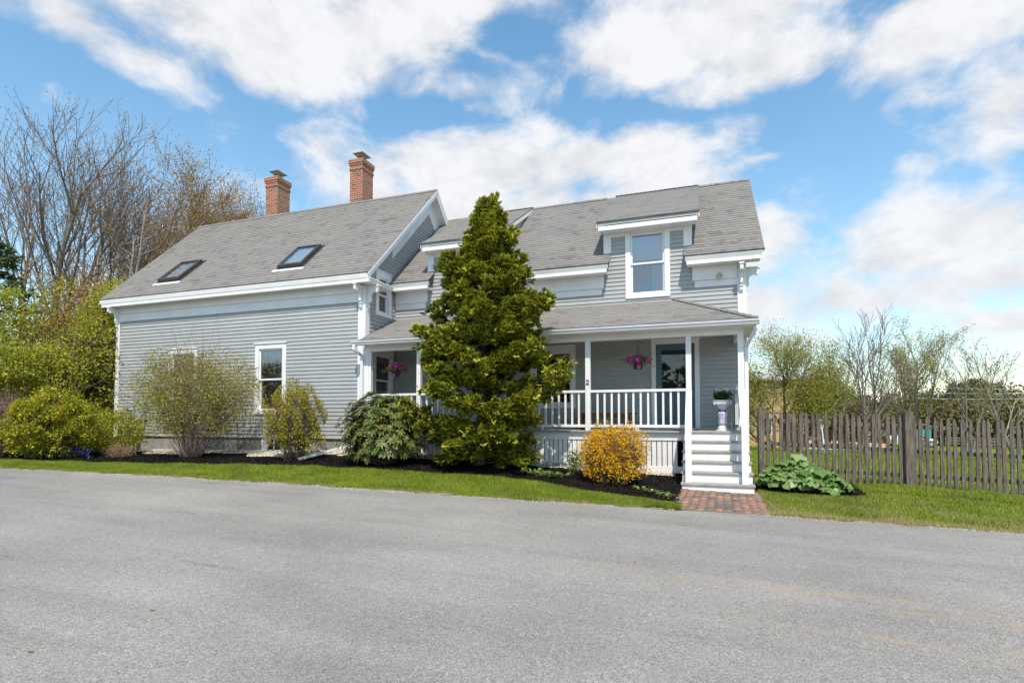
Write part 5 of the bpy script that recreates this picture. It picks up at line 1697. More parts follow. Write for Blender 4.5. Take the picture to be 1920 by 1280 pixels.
def bench():
    t = thing('wooden_bench', 'low brown wooden bench on the porch under the window', 'bench', (-2.05, 12.95, 1.295))
    for i in range(3):
        mb = MB(); y = 12.78 + i * .125; mb.box(-2.92, -1.40, y, y + .115, 1.66, 1.70); mb.build('seat_board', M['wood'], t, bevel=.005)
    for x in (-2.72, -1.60):
        mb = MB()
        for y0, y1 in ((12.80, 12.86), (13.06, 13.12)): mb.box(x - .035, x + .035, y0, y1, 1.295, 1.66)
        mb.box(x - .03, x + .03, 12.86, 13.06, 1.60, 1.655); mb.build('leg', M['wood'], t, bevel=.004)
        mb = MB(); sg = 1 if x < -2 else -1
        mb.beam((x + sg * .03, 12.96, 1.42), (x + sg * .26, 12.96, 1.64), .05, .05); mb.build('brace', M['wood'], t, bevel=.004)
    mb = MB(); mb.box(-2.70, -1.62, 12.93, 12.99, 1.60, 1.655); mb.build('stretcher', M['wood'], t)
bench()
mb = MB(); mb.box(-.92, -.02, 12.60, 13.15, 1.297, 1.312); o = mb.build('door_mat', M['black'], None, bevel=.004)
tag(o, 'thin black mat on the porch boards at the front door', 'doormat')

# ------------------------------------------------------------------ brick path, gravel, lawn
def brick_path():
    rd = np.random.default_rng(101)
    mb = MB(); cols = []
    # columns of bricks laid end to end away from the steps, a soldier border on the right
    bw, bl, g = .112, .205, .006
    x0, x1 = -.40, .80
    V, F = [], []
    def brick(cx, cy, w, l, yaw, dz):
        c, s_ = math.cos(yaw), math.sin(yaw); z = gz(cx, cy) + .022 + dz
        i = len(V)
        for zz in (z - .05, z):
            k = .004 if zz == z else 0
            for (a, b) in ((-w/2 + k, -l/2 + k), (w/2 - k, -l/2 + k), (w/2 - k, l/2 - k), (-w/2 + k, l/2 - k)):
                V.append((cx + a * c - b * s_, cy + a * s_ + b * c, zz + rd.normal(0, .0012)))
        for q in ((4,5,6,7), (0,1,5,4), (1,2,6,5), (2,3,7,6), (3,0,4,7)): F.append([i + k for k in q])
    nx = 11
    for i in range(nx):
        sh = rd.uniform(0, bl)
        y = 10.46 + sh * .5
        k = 0
        while y > 8.6:
            t = (10.46 - y) / 1.6
            cx = x0 + .07 * (1 - t) + (i + .5) * (bw + g) + t * .02 * (i - 5)
            cy = y - bl / 2
            if cy - bl / 2 > float(Ey(cx)) - .05:
                brick(cx, cy, bw, bl - g, rd.normal(0, .02), rd.normal(0, .002))
            y -= bl; k += 1
    for k in range(15):
        t = k / 14; y = 10.40 - k * .112
        if y > Ey(.9) - .02: brick(.955 + .0 * t - .015, y, bl - g, bw - .008, rd.normal(0, .03) + .05, rd.normal(0, .003))
    o = link('brick_path', np_mesh('brick_path', np.array(V), np.array(F)), M['paver'])
    tag(o, kind='structure')
def m_paver():
    m, nt, N, L, B = new_mat('worn_brick_pavers')
    g = N.new('ShaderNodeNewGeometry')
    c = n_ramp(N, L, g.outputs['Random Per Island'], [(0, (.13, .11, .105)), (.25, (.20, .155, .13)), (.5, (.28, .165, .12)), (.75, (.34, .165, .11)), (1, (.40, .22, .15))])
    f = n_noise(N, L, g.outputs['Position'], 28, 5, .7)
    c = n_mix(N, L, 1.0, c, n_ramp(N, L, f, [(.3, (.7,) * 3), (.7, (1.2,) * 3)]), 'MULTIPLY')
    L.new(c, B.inputs['Base Color']); B.inputs['Roughness'].default_value = .9
    n_bump(N, L, f, B, .4, .01)
    return m
M['paver'] = m_paver()
brick_path()
M['sand'] = m_paint('joint_sand', (.16, .13, .10), 1, .3, 20, .5, 60)
xs2 = np.arange(-.40, 1.02, .05)
grid_mesh('path_bed', xs2, lambda x: Ey(x) - .01, lambda x: np.full_like(x, 10.5), 20, .014, M['sand'])

def stones():
    rd = np.random.default_rng(111)
    n = 9000
    x = np.concatenate([rd.uniform(-15.6, -8.3, 16000), rd.uniform(-8.3, -.5, 5000)]); n = len(x)
    wid = np.where(x < -8.3, 1.25, .6)
    y = np.where(x < -8.3, 11.88, 11.80) - wid * rd.uniform(0, 1, n) ** 1.3 * (.75 + .25 * np.sin(x * 1.7) + .1 * np.sin(x * 5.1))
    keep = y > 10.5; x, y = x[keep], y[keep]; n = len(x)
    z = zg(x, y) + .045
    r_ = rd.uniform(.014, .034, n)
    base = np.array([(1, 0, 0), (0, 1, 0), (-1, 0, 0), (0, -1, 0), (0, 0, .75), (0, 0, -.6)])
    rot = rd.uniform(0, 6.28, n)
    c, s_ = np.cos(rot), np.sin(rot)
    sc = rd.uniform(.7, 1.4, (n, 3))
    B3 = base[None] * sc[:, None] * r_[:, None, None]
    X = B3[..., 0] * c[:, None] - B3[..., 1] * s_[:, None] + x[:, None]
    Y = B3[..., 0] * s_[:, None] + B3[..., 1] * c[:, None] + y[:, None]
    Z_ = B3[..., 2] + z[:, None]
    V = np.stack([X, Y, Z_], 2).reshape(-1, 3)
    T = np.array([(0, 1, 4), (1, 2, 4), (2, 3, 4), (3, 0, 4), (1, 0, 5), (2, 1, 5), (3, 2, 5), (0, 3, 5)])
    F = (np.arange(n)[:, None, None] * 6 + T[None]).reshape(-1, 3)
    o = link('gravel', np_mesh('gravel', V, F, smooth=True), M['gravel']); tag(o, kind='stuff')
    # grit and sand washed to the edge of the drive
    n = 7000
    x = np.concatenate([rd.uniform(-20, -.4, 4500), rd.uniform(.9, 8, 2500)]); n = len(x)
    y = Ey(x) + .02 - np.abs(rd.normal(0, .09, n)) * np.clip(.6 + .6 * np.sin(x * 1.9) + .4 * np.sin(x * 4.7), .1, 1.6)
    r_ = rd.uniform(.004, .011, n); z = zg(x, y) + .014
    B3 = base[None] * rd.uniform(.6, 1.4, (n, 3))[:, None] * r_[:, None, None]
    V = (B3 + np.stack([x, y, z], 1)[:, None]).reshape(-1, 3)
    F = (np.arange(n)[:, None, None] * 6 + T[None]).reshape(-1, 3)
    o = link('grit', np_mesh('grit', V, F, smooth=True), M['gravel']); tag(o, kind='stuff')
    # bark chips on the mulch
    n = 26000
    x = np.concatenate([rd.uniform(-17.2, -.36, n), rd.uniform(.95, 2.6, 1500)])
    lo = np.where(x < 0, My(x), 10.62 + .25 * ((x - 1.8) / .9) ** 2); hi = np.where(x < -8.3, 10.95, 11.5); y = lo + (hi - lo) * rd.uniform(0, 1, len(x)) ** 1.1
    P = np.stack([x, y, zg(x, y) + .03 + rd.uniform(0, .012, len(x))], 1)
    D = rd.normal(size=(len(x), 3)); D[:, 2] *= .25
    V, F = leaf_quads(P, .05, .35, D, .15, rg=rd)
    o = link('mulch_chips', np_mesh('mulch_chips', V, F), M['mulch']); tag(o, kind='stuff')
stones()

def m_grass():
    m, nt, N, L, B = new_mat('grass_blades')
    g = N.new('ShaderNodeNewGeometry')
    a = N.new('ShaderNodeAttribute'); a.attribute_name = 'dry'
    f = n_noise(N, L, g.outputs['Position'], 1.6, 4, .6)
    fac = n_math(N, L, 'ADD', n_math(N, L, 'MULTIPLY', g.outputs['Random Per Island'], .55), n_math(N, L, 'MULTIPLY_ADD', f, 1.0, -.3), clamp=True)
    c = n_ramp(N, L, fac, [(0, (.075, .13, .008)), (.4, (.20, .285, .018)), (.75, (.35, .41, .035)), (1, (.50, .50, .10))])
    dr = n_math(N, L, 'ADD', a.outputs['Fac'], n_math(N, L, 'MULTIPLY_ADD', g.outputs['Random Per Island'], .8, -.5), clamp=True)
    c = n_mix(N, L, dr, c, (.50, .40, .19))
    L.new(c, B.inputs['Base Color']); B.inputs['Roughness'].default_value = .6; B.inputs['Specular IOR Level'].default_value = .2
    t = N.new('ShaderNodeBsdfTranslucent'); L.new(c, t.inputs['Color'])
    mx = N.new('ShaderNodeMixShader'); mx.inputs[0].default_value = .3
    L.new(B.outputs[0], mx.inputs[1]); L.new(t.outputs[0], mx.inputs[2]); L.new(mx.outputs[0], N['Material Output'].inputs[0])
    return m
M['grass'] = m_grass()
def blades(x, y, h, w, dry, rd, name):
    n = len(x)
    z = zg(x, y)
    a = rd.uniform(0, 6.28, n); lean = rd.normal(0, .45, n)
    P = np.stack([x, y, z], 1)
    s = np.stack([np.cos(a), np.sin(a), np.zeros(n)], 1) * (w / 2)[:, None]
    ld = np.stack([-np.sin(a), np.cos(a), np.zeros(n)], 1)
    m = P + np.stack([np.zeros(n), np.zeros(n), h * .6], 1) + ld * (lean * h * .3)[:, None]
    tp = P + np.stack([np.zeros(n), np.zeros(n), h], 1) + ld * (lean * h)[:, None] + rd.normal(0, .006, (n, 3))
    V = np.stack([P - s, P + s, m + s * .7, tp, m - s * .7], 1).reshape(-1, 3)
    b = np.arange(n)[:, None] * 5
    F4 = np.concatenate([b, b + 1, b + 2, b + 4], 1); F3 = np.concatenate([b + 4, b + 2, b + 3], 1)
    o = link(name, np_mesh(name, V, [F4, F3], attr={'dry': np.repeat(dry, 5)}), M['grass'])
    tag(o, kind='stuff'); return o
def lawn():
    rd = np.random.default_rng(121)
    # strip between the drive and the bed
    n = 330000
    x = rd.uniform(-22, -.30, n); x = x[rd.uniform(0, 1, n) < np.interp(x, [-22, -14, -8, -.3], [.45, .6, .85, 1])]
    n = len(x)
    e = Ey(x) + .03 * np.sin(x * 7.1) + .02 * np.sin(x * 17.3); m = My(x) + .03 * np.sin(x * 4.3) + .015 * np.sin(x * 13.1)
    y = e - .02 + (m - e + .03) * rd.uniform(0, 1, n)
    de = y - e
    dry = np.clip(.18 * lumps(np.stack([x, y, 0 * x], 1), 6, 3.0), 0, .4) + np.clip(1 - de / .2, 0, 1) * np.clip(.55 + .6 * np.sin(x * 2.3) + .4 * np.sin(x * 5.7 + 1), 0, 1)
    h = (.045 + .03 * rd.uniform(0, 1, n)) * (1 - .5 * dry) * (1 + .25 * lumps(np.stack([x, y, 0 * x], 1), 5, 4.0))
    blades(x, y, h, np.full(n, .0065), dry, rd, 'lawn_grass')
    # right of the path, round the fence
    n = 150000
    x = .85 + 7.5 * rd.uniform(0, 1, n) ** 1.15
    e = Ey(x) + .04 * np.sin(x * 6.1) + .02 * np.sin(x * 15.3)
    top = np.where(x < 2.75, 10.62 + .25 * ((x - 1.8) / .9) ** 2, 12.9)
    y = e - .03 + (top - e) * rd.uniform(0, 1, n)
    ok = (x > np.interp(y, [8.8, 10.5], [.98, .98])); x, y, e = x[ok], y[ok], e[ok]; n = len(x)
    de = y - e
    patch = lumps(np.stack([x, y, 0 * x], 1), 8, 2.4)
    dry = np.clip(1.1 - de / .28, 0, 1) * .9 + np.clip(.28 + .3 * patch, 0, .6)
    dry = np.clip(dry * np.clip(1.3 - de / 3.2, .25, 1.2), 0, 1)
    h = (.03 + .03 * rd.uniform(0, 1, n)) * (1 + np.where(de > 2.2, .9, 0)) * (1 + .3 * patch)
    blades(x, y, h, np.full(n, .0075), dry, rd, 'lawn_grass')
    # field behind the fence
    n = 120000
    r_ = 12 + 34 * rd.uniform(0, 1, n) ** 2.2
    th = rd.uniform(R(2), R(34), n)
    x, y = r_ * np.sin(th) + .6, r_ * np.cos(th) + .8
    ok = y > np.interp(x, [1.16, 5.48], [11.7, 12.6]) + .05; x, y, r_ = x[ok], y[ok], r_[ok]; n = len(x)
    patch = lumps(np.stack([x, y, 0 * x], 1), 9, .7)
    blades(x, y, (.06 + .05 * rd.uniform(0, 1, n)) * np.clip(r_ / 14, .8, 2), .009 * np.clip(r_ / 10, 1, 4), np.clip(.05 + .2 * patch, 0, .5), rd, 'field_grass')
    # left side yard
    n = 40000
    x = rd.uniform(-30, -16.5, n); y = Ey(x) + 9 * rd.uniform(0, 1, n) ** 1.4
    ok = ~((x > -19) & (y > My(x)) & (y < 11.9)); x, y = x[ok], y[ok]; n = len(x)
    blades(x, y, .05 + .04 * rd.uniform(0, 1, n), np.full(n, .014), np.full(n, .1), rd, 'lawn_grass')
lawn()
# a dandelion and a few fallen leaves
rd = np.random.default_rng(131)
for i, (x, y, lab) in enumerate([(-3.05, 9.55, 'single yellow dandelion in the grass strip before the evergreen')]):
    t = thing('dandelion', lab, 'flower', (x, y, gz(x, y)))
    mb = MB(); mb.tube([(x, y, gz(x, y)), (x + .01, y, gz(x, y) + .07)], .003, 5); mb.build('stem', M['lf_green'], t)
    P = np.array([x + .01, y, gz(x, y) + .072]) + rd.normal(0, .003, (60, 3)); V, F = leaf_quads(P, .026, .3, np.array([[0, 0, .6]]), 1, rg=rd); link('bloom', np_mesh('bloom', V, F), M['fl_yellow'] if 'fl_yellow' in M else M['lf_orange'], t)
for (x, y, c, lab) in [(-10.6, 9.3, 'lf_fallen', 'curled tan leaf lying on the grass near the mulch edge'), (-3.77, 2.87, 'lf_fallenpale', 'pale petal lying on the asphalt in the left foreground'), (-3.81, 2.14, 'lf_fallenpale', 'pale petal on the asphalt at the bottom left corner')]:
    z = (gz(x, y) + (.06 if y > 8 else .016))
    Vv = np.array([(x - .05, y, z), (x - .015, y - .026, z + .012), (x + .05, y + .005, z + .006), (x - .01, y + .026, z + .018), (x, y, z + .002)])
    if y < 8: Vv[:, :2] = (Vv[:, :2] - np.array([x, y])) * .42 + np.array([x, y])
    o = link('fallen_leaf', np_mesh('fallen_leaf', Vv, np.array([(0, 1, 4), (1, 2, 4), (2, 3, 4), (3, 0, 4)])), M['drygrass'])
    tag(o, lab, 'leaf')
#VEG_END
# ------------------------------------------------------------------ trees on the left
M['twiggrey'] = m_paint('grey_twigs', (.155, .13, .115), .95, .3, 7, 0)
B2 = (M['barkgrey'], M['twiggrey'])
def yard_tree():
    rd = np.random.default_rng(201)
    bx, by = -20.0, 11.2
    b = np.array([bx, by, gz(bx, by)])
    t = thing('spring_tree', 'bushy tree with bright yellow green new leaves left of the house', 'tree', tuple(b))
    segs, tips = [], []
    for (ax, ay, az, ln, r) in ((.22, -.1, 1, 4.9, .10), (-.5, .1, 1, 5.0, .10), (.05, .35, 1, 5.3, .11), (-.1, -.4, 1, 4.5, .08), (.4, .05, .8, 2.8, .08), (-.9, -.1, .7, 3.6, .08), (.35, -.5, .7, 2.8, .06)):
        v = np.array([ax, ay, az]); v /= np.linalg.norm(v)
        grow(rd, segs, tips, b + np.array([ax * .15, ay * .15, -.1]), v, ln, r, 0, 3, (9, 6, 4), .85, .16, .03, 7, .3, .25)
    segs = [s for s in segs if s[1][0] < -17.25]; tips = [q for q in tips if q[0][0] < -17.3]
    V, F = seg_tubes([s[:4] for s in segs if s[4] <= 1], 5); link('trunk', np_mesh('trunk', V, F, smooth=True), M['bark'], t)
    tw = seg_tubes([s[:4] for s in segs if s[4] > 1], 3)
    T = np.array([q for q, _ in tips]); D = np.array([d for _, d in tips])
    per = max(1, int(95000 / len(T)))
    P = np.repeat(T, per, 0); P = P + rd.normal(0, 1, P.shape) * np.array([.17, .17, .055])
    lv = leaf_quads(P, .078, .6, np.repeat(D, per, 0) * np.array([1, 1, .3]), .9, rg=rd)
    V, F = merge(tw, lv); me = np_mesh('crown', V, F); me.materials.append(M['twig']); me.materials.append(M['lf_spring'])
    me.polygons.foreach_set('material_index', np.concatenate([np.zeros(len(tw[1]), np.int32), np.ones(len(lv[1]), np.int32)])); link('crown', me, None, t)
yard_tree()

tall = dict(maxl=3, kids=(8, 6, 6), ang=.52, wander=.12, up=.06, start=.36, minr=.0065, cl=(.42, .78))
G1 = 'tall bare trees on the left'
def P2(az_deg, dist): a = R(az_deg); return (math.sin(a) * dist, math.cos(a) * dist)
for i, (az, dist, trunks, lab, seed) in enumerate([
    (-61.8, 29, [(0, 0, -.10, 0, 1, 9.2, .14), (.5, .2, .16, .1, 1, 8.4, .11)], 'tall bare tree with two main stems at the left edge', 211),
    (-60.0, 27, [(0, 0, .02, 0, 1, 9.9, .15), (.2, .1, .15, 0, 1, 8.2, .11)], 'tallest bare tree with russet buds on its top twigs', 212),
    (-58.9, 27, [(0, 0, .26, 0, 1, 8.2, .13), (0, 0, -.12, .1, 1, 8.2, .11)], 'bare spreading tree leaning toward the house on the left', 213),
    (-56.8, 30, [(0, 0, .06, 0, 1, 6.6, .09)], 'smaller bare tree with orange buds close to the dead trunks', 214)]):
    x, y = P2(az, dist)
    tree('bare_tree', lab, 'tree', (x, y, .55), trunks, B2, (M['lf_bud'], 2, .055, .12, .6), G1, seed, **tall)
for i, (az, dist, h, lab) in enumerate([(-55.9, 23, 9.3, 'dead grey trunk with short broken branches, the left one of the pair'), (-55.2, 22.5, 9.6, 'dead grey trunk with a snapped thin top, right one of the pair')]):
    x, y = P2(az, dist)
    tree('dead_tree', lab, 'tree', (x, y, .55), [(0, 0, .01, 0, 1, h, .085)], (M['barkgrey'], M['twiggrey']), None, 'dead trunks left of the house', 221 + i, maxl=2, kids=(22, 4), ang=1.05, wander=.10, up=.04, start=.30, minr=.009, cl=(.06, .13))
# trees behind the roof
x, y = P2(-52.0, 34)
tree('budding_tree', 'round budding tree with russet leaves rising behind the left end of the roof', 'tree', (x, y, .5), [(0, 0, -.30, 0, 1, 9.6, .13), (.3, 0, .02, .1, 1, 10.2, .15), (.4, 0, .34, 0, 1, 10.0, .13), (.6, 0, .62, 0, 1, 9.8, .11)], B2, (M['lf_bud'], 11, .08, .2, .6), None, 231, maxl=3, kids=(9, 7, 5), ang=.55, wander=.12, up=.08, start=.25, minr=.0085)
x, y = P2(-48.8, 37)
tree('budding_tree', 'yellow russet budding tree behind the roof just left of the first chimney', 'tree', (x, y, .5), [(0, 0, -.2, 0, 1, 9.8, .12), (.2, 0, .2, 0, 1, 9.8, .12)], B2, (M['lf_bud'], 12, .08, .2, .6), None, 233, maxl=3, kids=(9, 7, 5), ang=.55, wander=.12, up=.10, start=.3, minr=.0085)
for i, (az, dist, h, lab) in enumerate([(-56.3, 24, 4.6, 'young orange leaved tree in the gap left of the house'), (-57.9, 24, 4.4, 'young tree with thin yellow orange leaves behind the green tree')]):
    x, y = P2(az, dist)
    tree('young_tree', lab, 'tree', (x, y, .55), [(0, 0, .05, 0, 1, h, .07), (.1, 0, .25, 0, 1, h * .9, .05), (-.1, 0, -.25, 0, 1, h * .85, .05)], B2, (M['lf_bud'], 10, .08, .2, .6), 'young trees behind the yard', 241 + i, maxl=2, kids=(12, 6), ang=.6, wander=.12, up=.08, start=.2, minr=.008)
# dark evergreen at the left edge
def pine(name, label, x, y, h, r_, seed, n=70, z0=.25, base=None, group=None, per=34, ls=.28):
    rd = np.random.default_rng(seed)
    b = np.array([x, y, gz(x, y) if base is None else base])
    t = thing(name, label, 'tree', tuple(b), group)
    segs = [(b + np.array([0, 0, -.2]), b + np.array([0, 0, h * .5]), h * .018, h * .012), (b + np.array([0, 0, h * .5]), b + np.array([.05, 0, h]), h * .012, .02)]
    Pl, Dl = [], []
    for i in range(n):
        f = z0 + (1 - z0) * (i + rd.uniform()) / n
        a = i * 2.4 + rd.normal(0, .3); L_ = r_ * (1.05 - f) / (1.05 - z0) * rd.uniform(.7, 1.15) + .15
        p = b + np.array([0, 0, h * f]); q = p + np.array([math.cos(a) * L_, math.sin(a) * L_, L_ * rd.uniform(-.05, .25)])
        segs.append((p, q, .03, .01))
        k = np.sqrt(rd.uniform(.08, 1, per))[:, None]
        pts = p + (q - p) * k + rd.normal(0, 1, (per, 3)) * np.array([.22, .22, .10]) * (.4 + .25 * L_)
        Pl.append(pts); Dl.append(np.tile((q - p) / np.linalg.norm(q - p), (per, 1)))
    V, F = seg_tubes(segs, 5); link('trunk', np_mesh('trunk', V, F), M['bark'], t)
    V, F = leaf_quads(np.concatenate(Pl), ls, .28, np.concatenate(Dl), .9, rg=rd)
    link('crown', np_mesh('crown', V, F), M['lf_pine'], t)
x, y = P2(-63.5, 25); pine('pine_tree', 'dark green pine behind the yellow green tree at the left edge', x, y, 6.9, 1.4, 251, 50, .5, per=60, ls=.2)

# ------------------------------------------------------------------ beyond the fence on the right
def gp(az, dist): x, y = P2(az, dist); return x, y, gz(x, y)
x, y, z = gp(6.9, 31)
tree('willow_tree', 'wide tree with hazy yellow green leaves just right of the house', 'tree', (x, y, z), [(0, 0, -.35, 0, 1, 4.1, .10), (.3, 0, .1, .1, 1, 4.4, .11), (.8, .1, .5, 0, 1, 4.1, .10), (.5, 0, .7, 0, .8, 3.2, .08), (-.2, 0, -.8, 0, .8, 3.4, .08)], (M['bark'], M['twig']), (M['lf_willow'], 12, .07, .24, .6), None, 301, maxl=3, kids=(9, 6, 5), ang=.6, wander=.15, up=.05, start=.2, minr=.008)
G3 = 'bare trees beyond the fence'
for (az, dist, trunks, lab, seed, leafy) in [
    (12.0, 42, [(0, 0, -.02, 0, 1, 5.6, .07)], 'slim bare tree next to the hazy green tree beyond the fence', 311, None),
    (14.55, 31, [(0, 0, .0, 0, 1, 2.6, .11), (0, 0, .14, 0, 1, 5.2, .08), (-.1, 0, -.10, 0, 1, 4.8, .065)], 'bare tree with a forked trunk close behind the pickets', 312, None),
    (14.0, 36, [(0, 0, -.08, 0, 1, 4.6, .08)], 'bare crooked tree left of the forked trunk', 317, None),
    (16.1, 40, [(0, 0, .05, 0, 1, 4.2, .07)], 'small budding tree between the forked tree and the leafy one', 313, 1),
    (17.4, 41, [(0, 0, -.16, 0, 1, 5.4, .10), (.1, 0, .06, 0, 1, 5.9, .12), (.2, 0, .30, 0, 1, 5.4, .09)], 'broad tree with pale green young leaves beyond the gate post', 314, 2),
    (20.9, 42, [(0, 0, .0, 0, 1, 5.0, .09), (.1, 0, .42, 0, 1, 4.9, .07)], 'bare tree of thin fanned branches on the right', 315, None),
    (22.9, 42, [(0, 0, .10, 0, 1, 3.8, .05)], 'thin leaning pale trunk near the right edge', 318, None),
    (23.9, 36, [(0, 0, -.12, 0, 1, 4.2, .08)], 'bare tree cut by the right edge of the view', 316, 1)]:
    x, y, z = gp(az, dist)
    pale = seed == 318
    tree('bare_tree' if not leafy else 'budding_tree', lab, 'tree', (x, y, z), trunks, (M['barkpale'] if pale else M['barkgrey'], M['twiggrey'] if not pale else M['barkpale']), (M['lf_budpale'], 6 if leafy == 2 else 2, .075, .16, .6) if leafy else None, G3, seed, maxl=3, kids=(7, 5, 4) if not pale else (5, 3, 2), ang=.52, wander=.10, up=.06, start=.3, minr=.0075)
x, y, z = gp(10.9, 36)
tree('birch_tree', 'thin white birch trunk in front of the hazy green tree', 'tree', (x, y, z), [(0, 0, .0, 0, 1, 4.4, .065)], (M['white'], M['twig']), (M['lf_willow'], 2, .09, .15, .6), None, 321, maxl=2, kids=(10, 5), ang=.8, wander=.1, up=.03, start=.3, minr=.009)

def woodland():
    rd = np.random.default_rng(331)
    Ps, Ds = [], []
    n = 460
    az = rd.uniform(6, 42, n); dist = rd.uniform(78, 120, n)
    for a, d in zip(az, dist):
        x, y = P2(a, d); z = gz(x, y)
        hmax = np.interp(a, [6, 11, 13, 15, 16.5, 18, 20, 22.5, 25, 42], [6.8, 7.2, 7.4, 6.6, 6.6, 7.2, 7.2, 7.4, 7.0, 7.4])
        h = hmax * rd.uniform(.72, 1.05) * d / 95; w = rd.uniform(1.6, 3.2)
        m = 380
        u = unit(rd.normal(size=(m, 3))); u[:, 2] = np.abs(u[:, 2])
        Ps.append(np.array([x, y, z]) + u * np.array([w, w, h]) * rd.uniform(.55, 1, (m, 1))); Ds.append(u)
    # brush at the foot of the wood
    P = np.concatenate(Ps); D = np.concatenate(Ds)
    V, F = leaf_quads(P, .55, .6, D * np.array([1, 1, .5]), 1.0, rg=rd)
    o = link('woodland', np_mesh('woodland', V, F), M['lf_wood']); tag(o, kind='stuff')
woodland()
def left_wood():
    rd = np.random.default_rng(335)
    n = 220; Ps, Ds = [], []
    az = rd.uniform(-80, -50, n); dist = rd.uniform(42, 66, n)
    for a, d in zip(az, dist):
        x, y = P2(a, d); h = rd.uniform(2.5, 5.5) * d / 55; w = rd.uniform(1.0, 2.0)
        u = unit(rd.normal(size=(260, 3))); u[:, 2] = np.abs(u[:, 2])
        Ps.append(np.array([x, y, .5]) + u * np.array([w, w, h]) * rd.uniform(.5, 1, (260, 1))); Ds.append(u)
    V, F = leaf_quads(np.concatenate(Ps), .32, .6, np.concatenate(Ds), 1.0, rg=rd)
    o = link('woodland', np_mesh('woodland', V, F), M['lf_wood']); tag(o, kind='stuff')
left_wood()
def opposite_wood():
    # the belt of trees across the drive, seen only as reflections in the panes
    rd = np.random.default_rng(336)
    Ps, Ds = [], []
    for k in range(90):
        x = rd.uniform(-60, 60); y = rd.uniform(-60, -42); h = rd.uniform(6, 13); w = rd.uniform(2, 4)
        u = unit(rd.normal(size=(200, 3))); u[:, 2] = np.abs(u[:, 2])
        Ps.append(np.array([x, y, 0]) + u * np.array([w, w, h]) * rd.uniform(.4, 1, (200, 1))); Ds.append(u)
    V, F = leaf_quads(np.concatenate(Ps), 1.0, .6, np.concatenate(Ds), 1.0, rg=rd)
    o = link('woodland', np_mesh('woodland', V, F), M['lf_pine']); tag(o, kind='stuff')
opposite_wood()
G4 = 'dark pines standing out of the far wood'
for i, (a, d, h, lab) in enumerate([(20.4, 88, 7.4, 'dark pine top in the far wood, leftmost of three'), (21.6, 86, 7.7, 'dark pine top in the far wood, middle of three'), (22.6, 90, 7.5, 'dark pine top in the far wood nearest the right edge')]):
    x, y = P2(a, d); pine('pine_tree', lab, x, y, h, 2.6, 341 + i, 36, .45, group=G4, per=40, ls=.6)
x, y = P2(12.6, 66); 
shrub('round_bush', 'dark rounded bush in front of the far wood beside the hazy green tree', 'bush', (x, y, gz(x, y)), 2.4, 2, .0, 4.6, 'lf_wood', 3200, .34, .6, nstem=20, stemr=.04, rbase=.6, seed=345, shell=.4, lump=.2, lscale=1.2)

# ------------------------------------------------------------------ far yard: building, sand, people, vehicles
M['tan'] = m_paint('tan_cladding', (.52, .34, .17), .8, .06, 2, .1, 10)
M['sandlot'] = m_paint('orange_sand', (.50, .33, .19), 1, .15, 1.5, .3, 8)
M['paleroof'] = m_paint('pale_metal_roof', (.62, .62, .62), .5, .06, 2, 0)
M['palegravel'] = m_paint('pale_gravel_path', (.50, .48, .44), 1, .1, 1, .2, 8)
M['shed'] = m_paint('grey_shed_boards', (.22, .21, .205), .8, .15, 2, .1, 12)
M['turq'] = m_paint('turquoise_plastic', (.01, .44, .40), .35, .05, 2, 0)
M['blueplastic'] = m_paint('blue_plastic', (.05, .18, .50), .4, .1, 4, 0)
M['carwhite'] = m_paint('white_car_paint', (.70, .71, .73), .25, .03, 2, 0, spec=.5)
M['carblack'] = m_paint('black_car_paint', (.018, .018, .02), .25, .1, 2, 0, spec=.5)
M['carpale'] = m_paint('pale_blue_car_paint', (.42, .52, .56), .25, .05, 2, 0, spec=.5)
M['tyre'] = m_paint('tyre_rubber', (.02, .02, .02), .8, .2, 4, 0)
M['skin'] = m_paint('skin', (.42, .24, .16), .6, .05, 5, 0)
M['hair'] = m_paint('hair', (.03, .02, .015), .6, .2, 10, 0)
M['shirtblue'] = m_paint('blue_shirt', (.05, .12, .55), .8, .15, 6, 0)
M['shirtorange'] = m_paint('orange_shirt', (.55, .19, .05), .8, .12, 6, 0)
M['jeans'] = m_paint('jeans', (.22, .28, .38), .9, .15, 8, 0)
M['navy'] = m_paint('navy_trousers', (.03, .04, .10), .9, .15, 8, 0)
M['fl_yellow'] = m_leaf('yellow_petals', [(0, (.65, .42, .01)), (1, (.75, .55, .02))], .3, .5)

def yaw_box(mb, cx, cy, yaw, x0, x1, y0, y1, z0, z1):
    g_ = gz(cx, cy); z0 += g_; z1 += g_
    c, s = math.cos(yaw), math.sin(yaw)
    q = lambda a, b, z: (cx + a * c - b * s, cy + a * s + b * c, z)
    mb.hexa([q(x0, y0, z0), q(x1, y0, z0), q(x1, y1, z0), q(x0, y1, z0), q(x0, y0, z1), q(x1, y0, z1), q(x1, y1, z1), q(x0, y1, z1)])

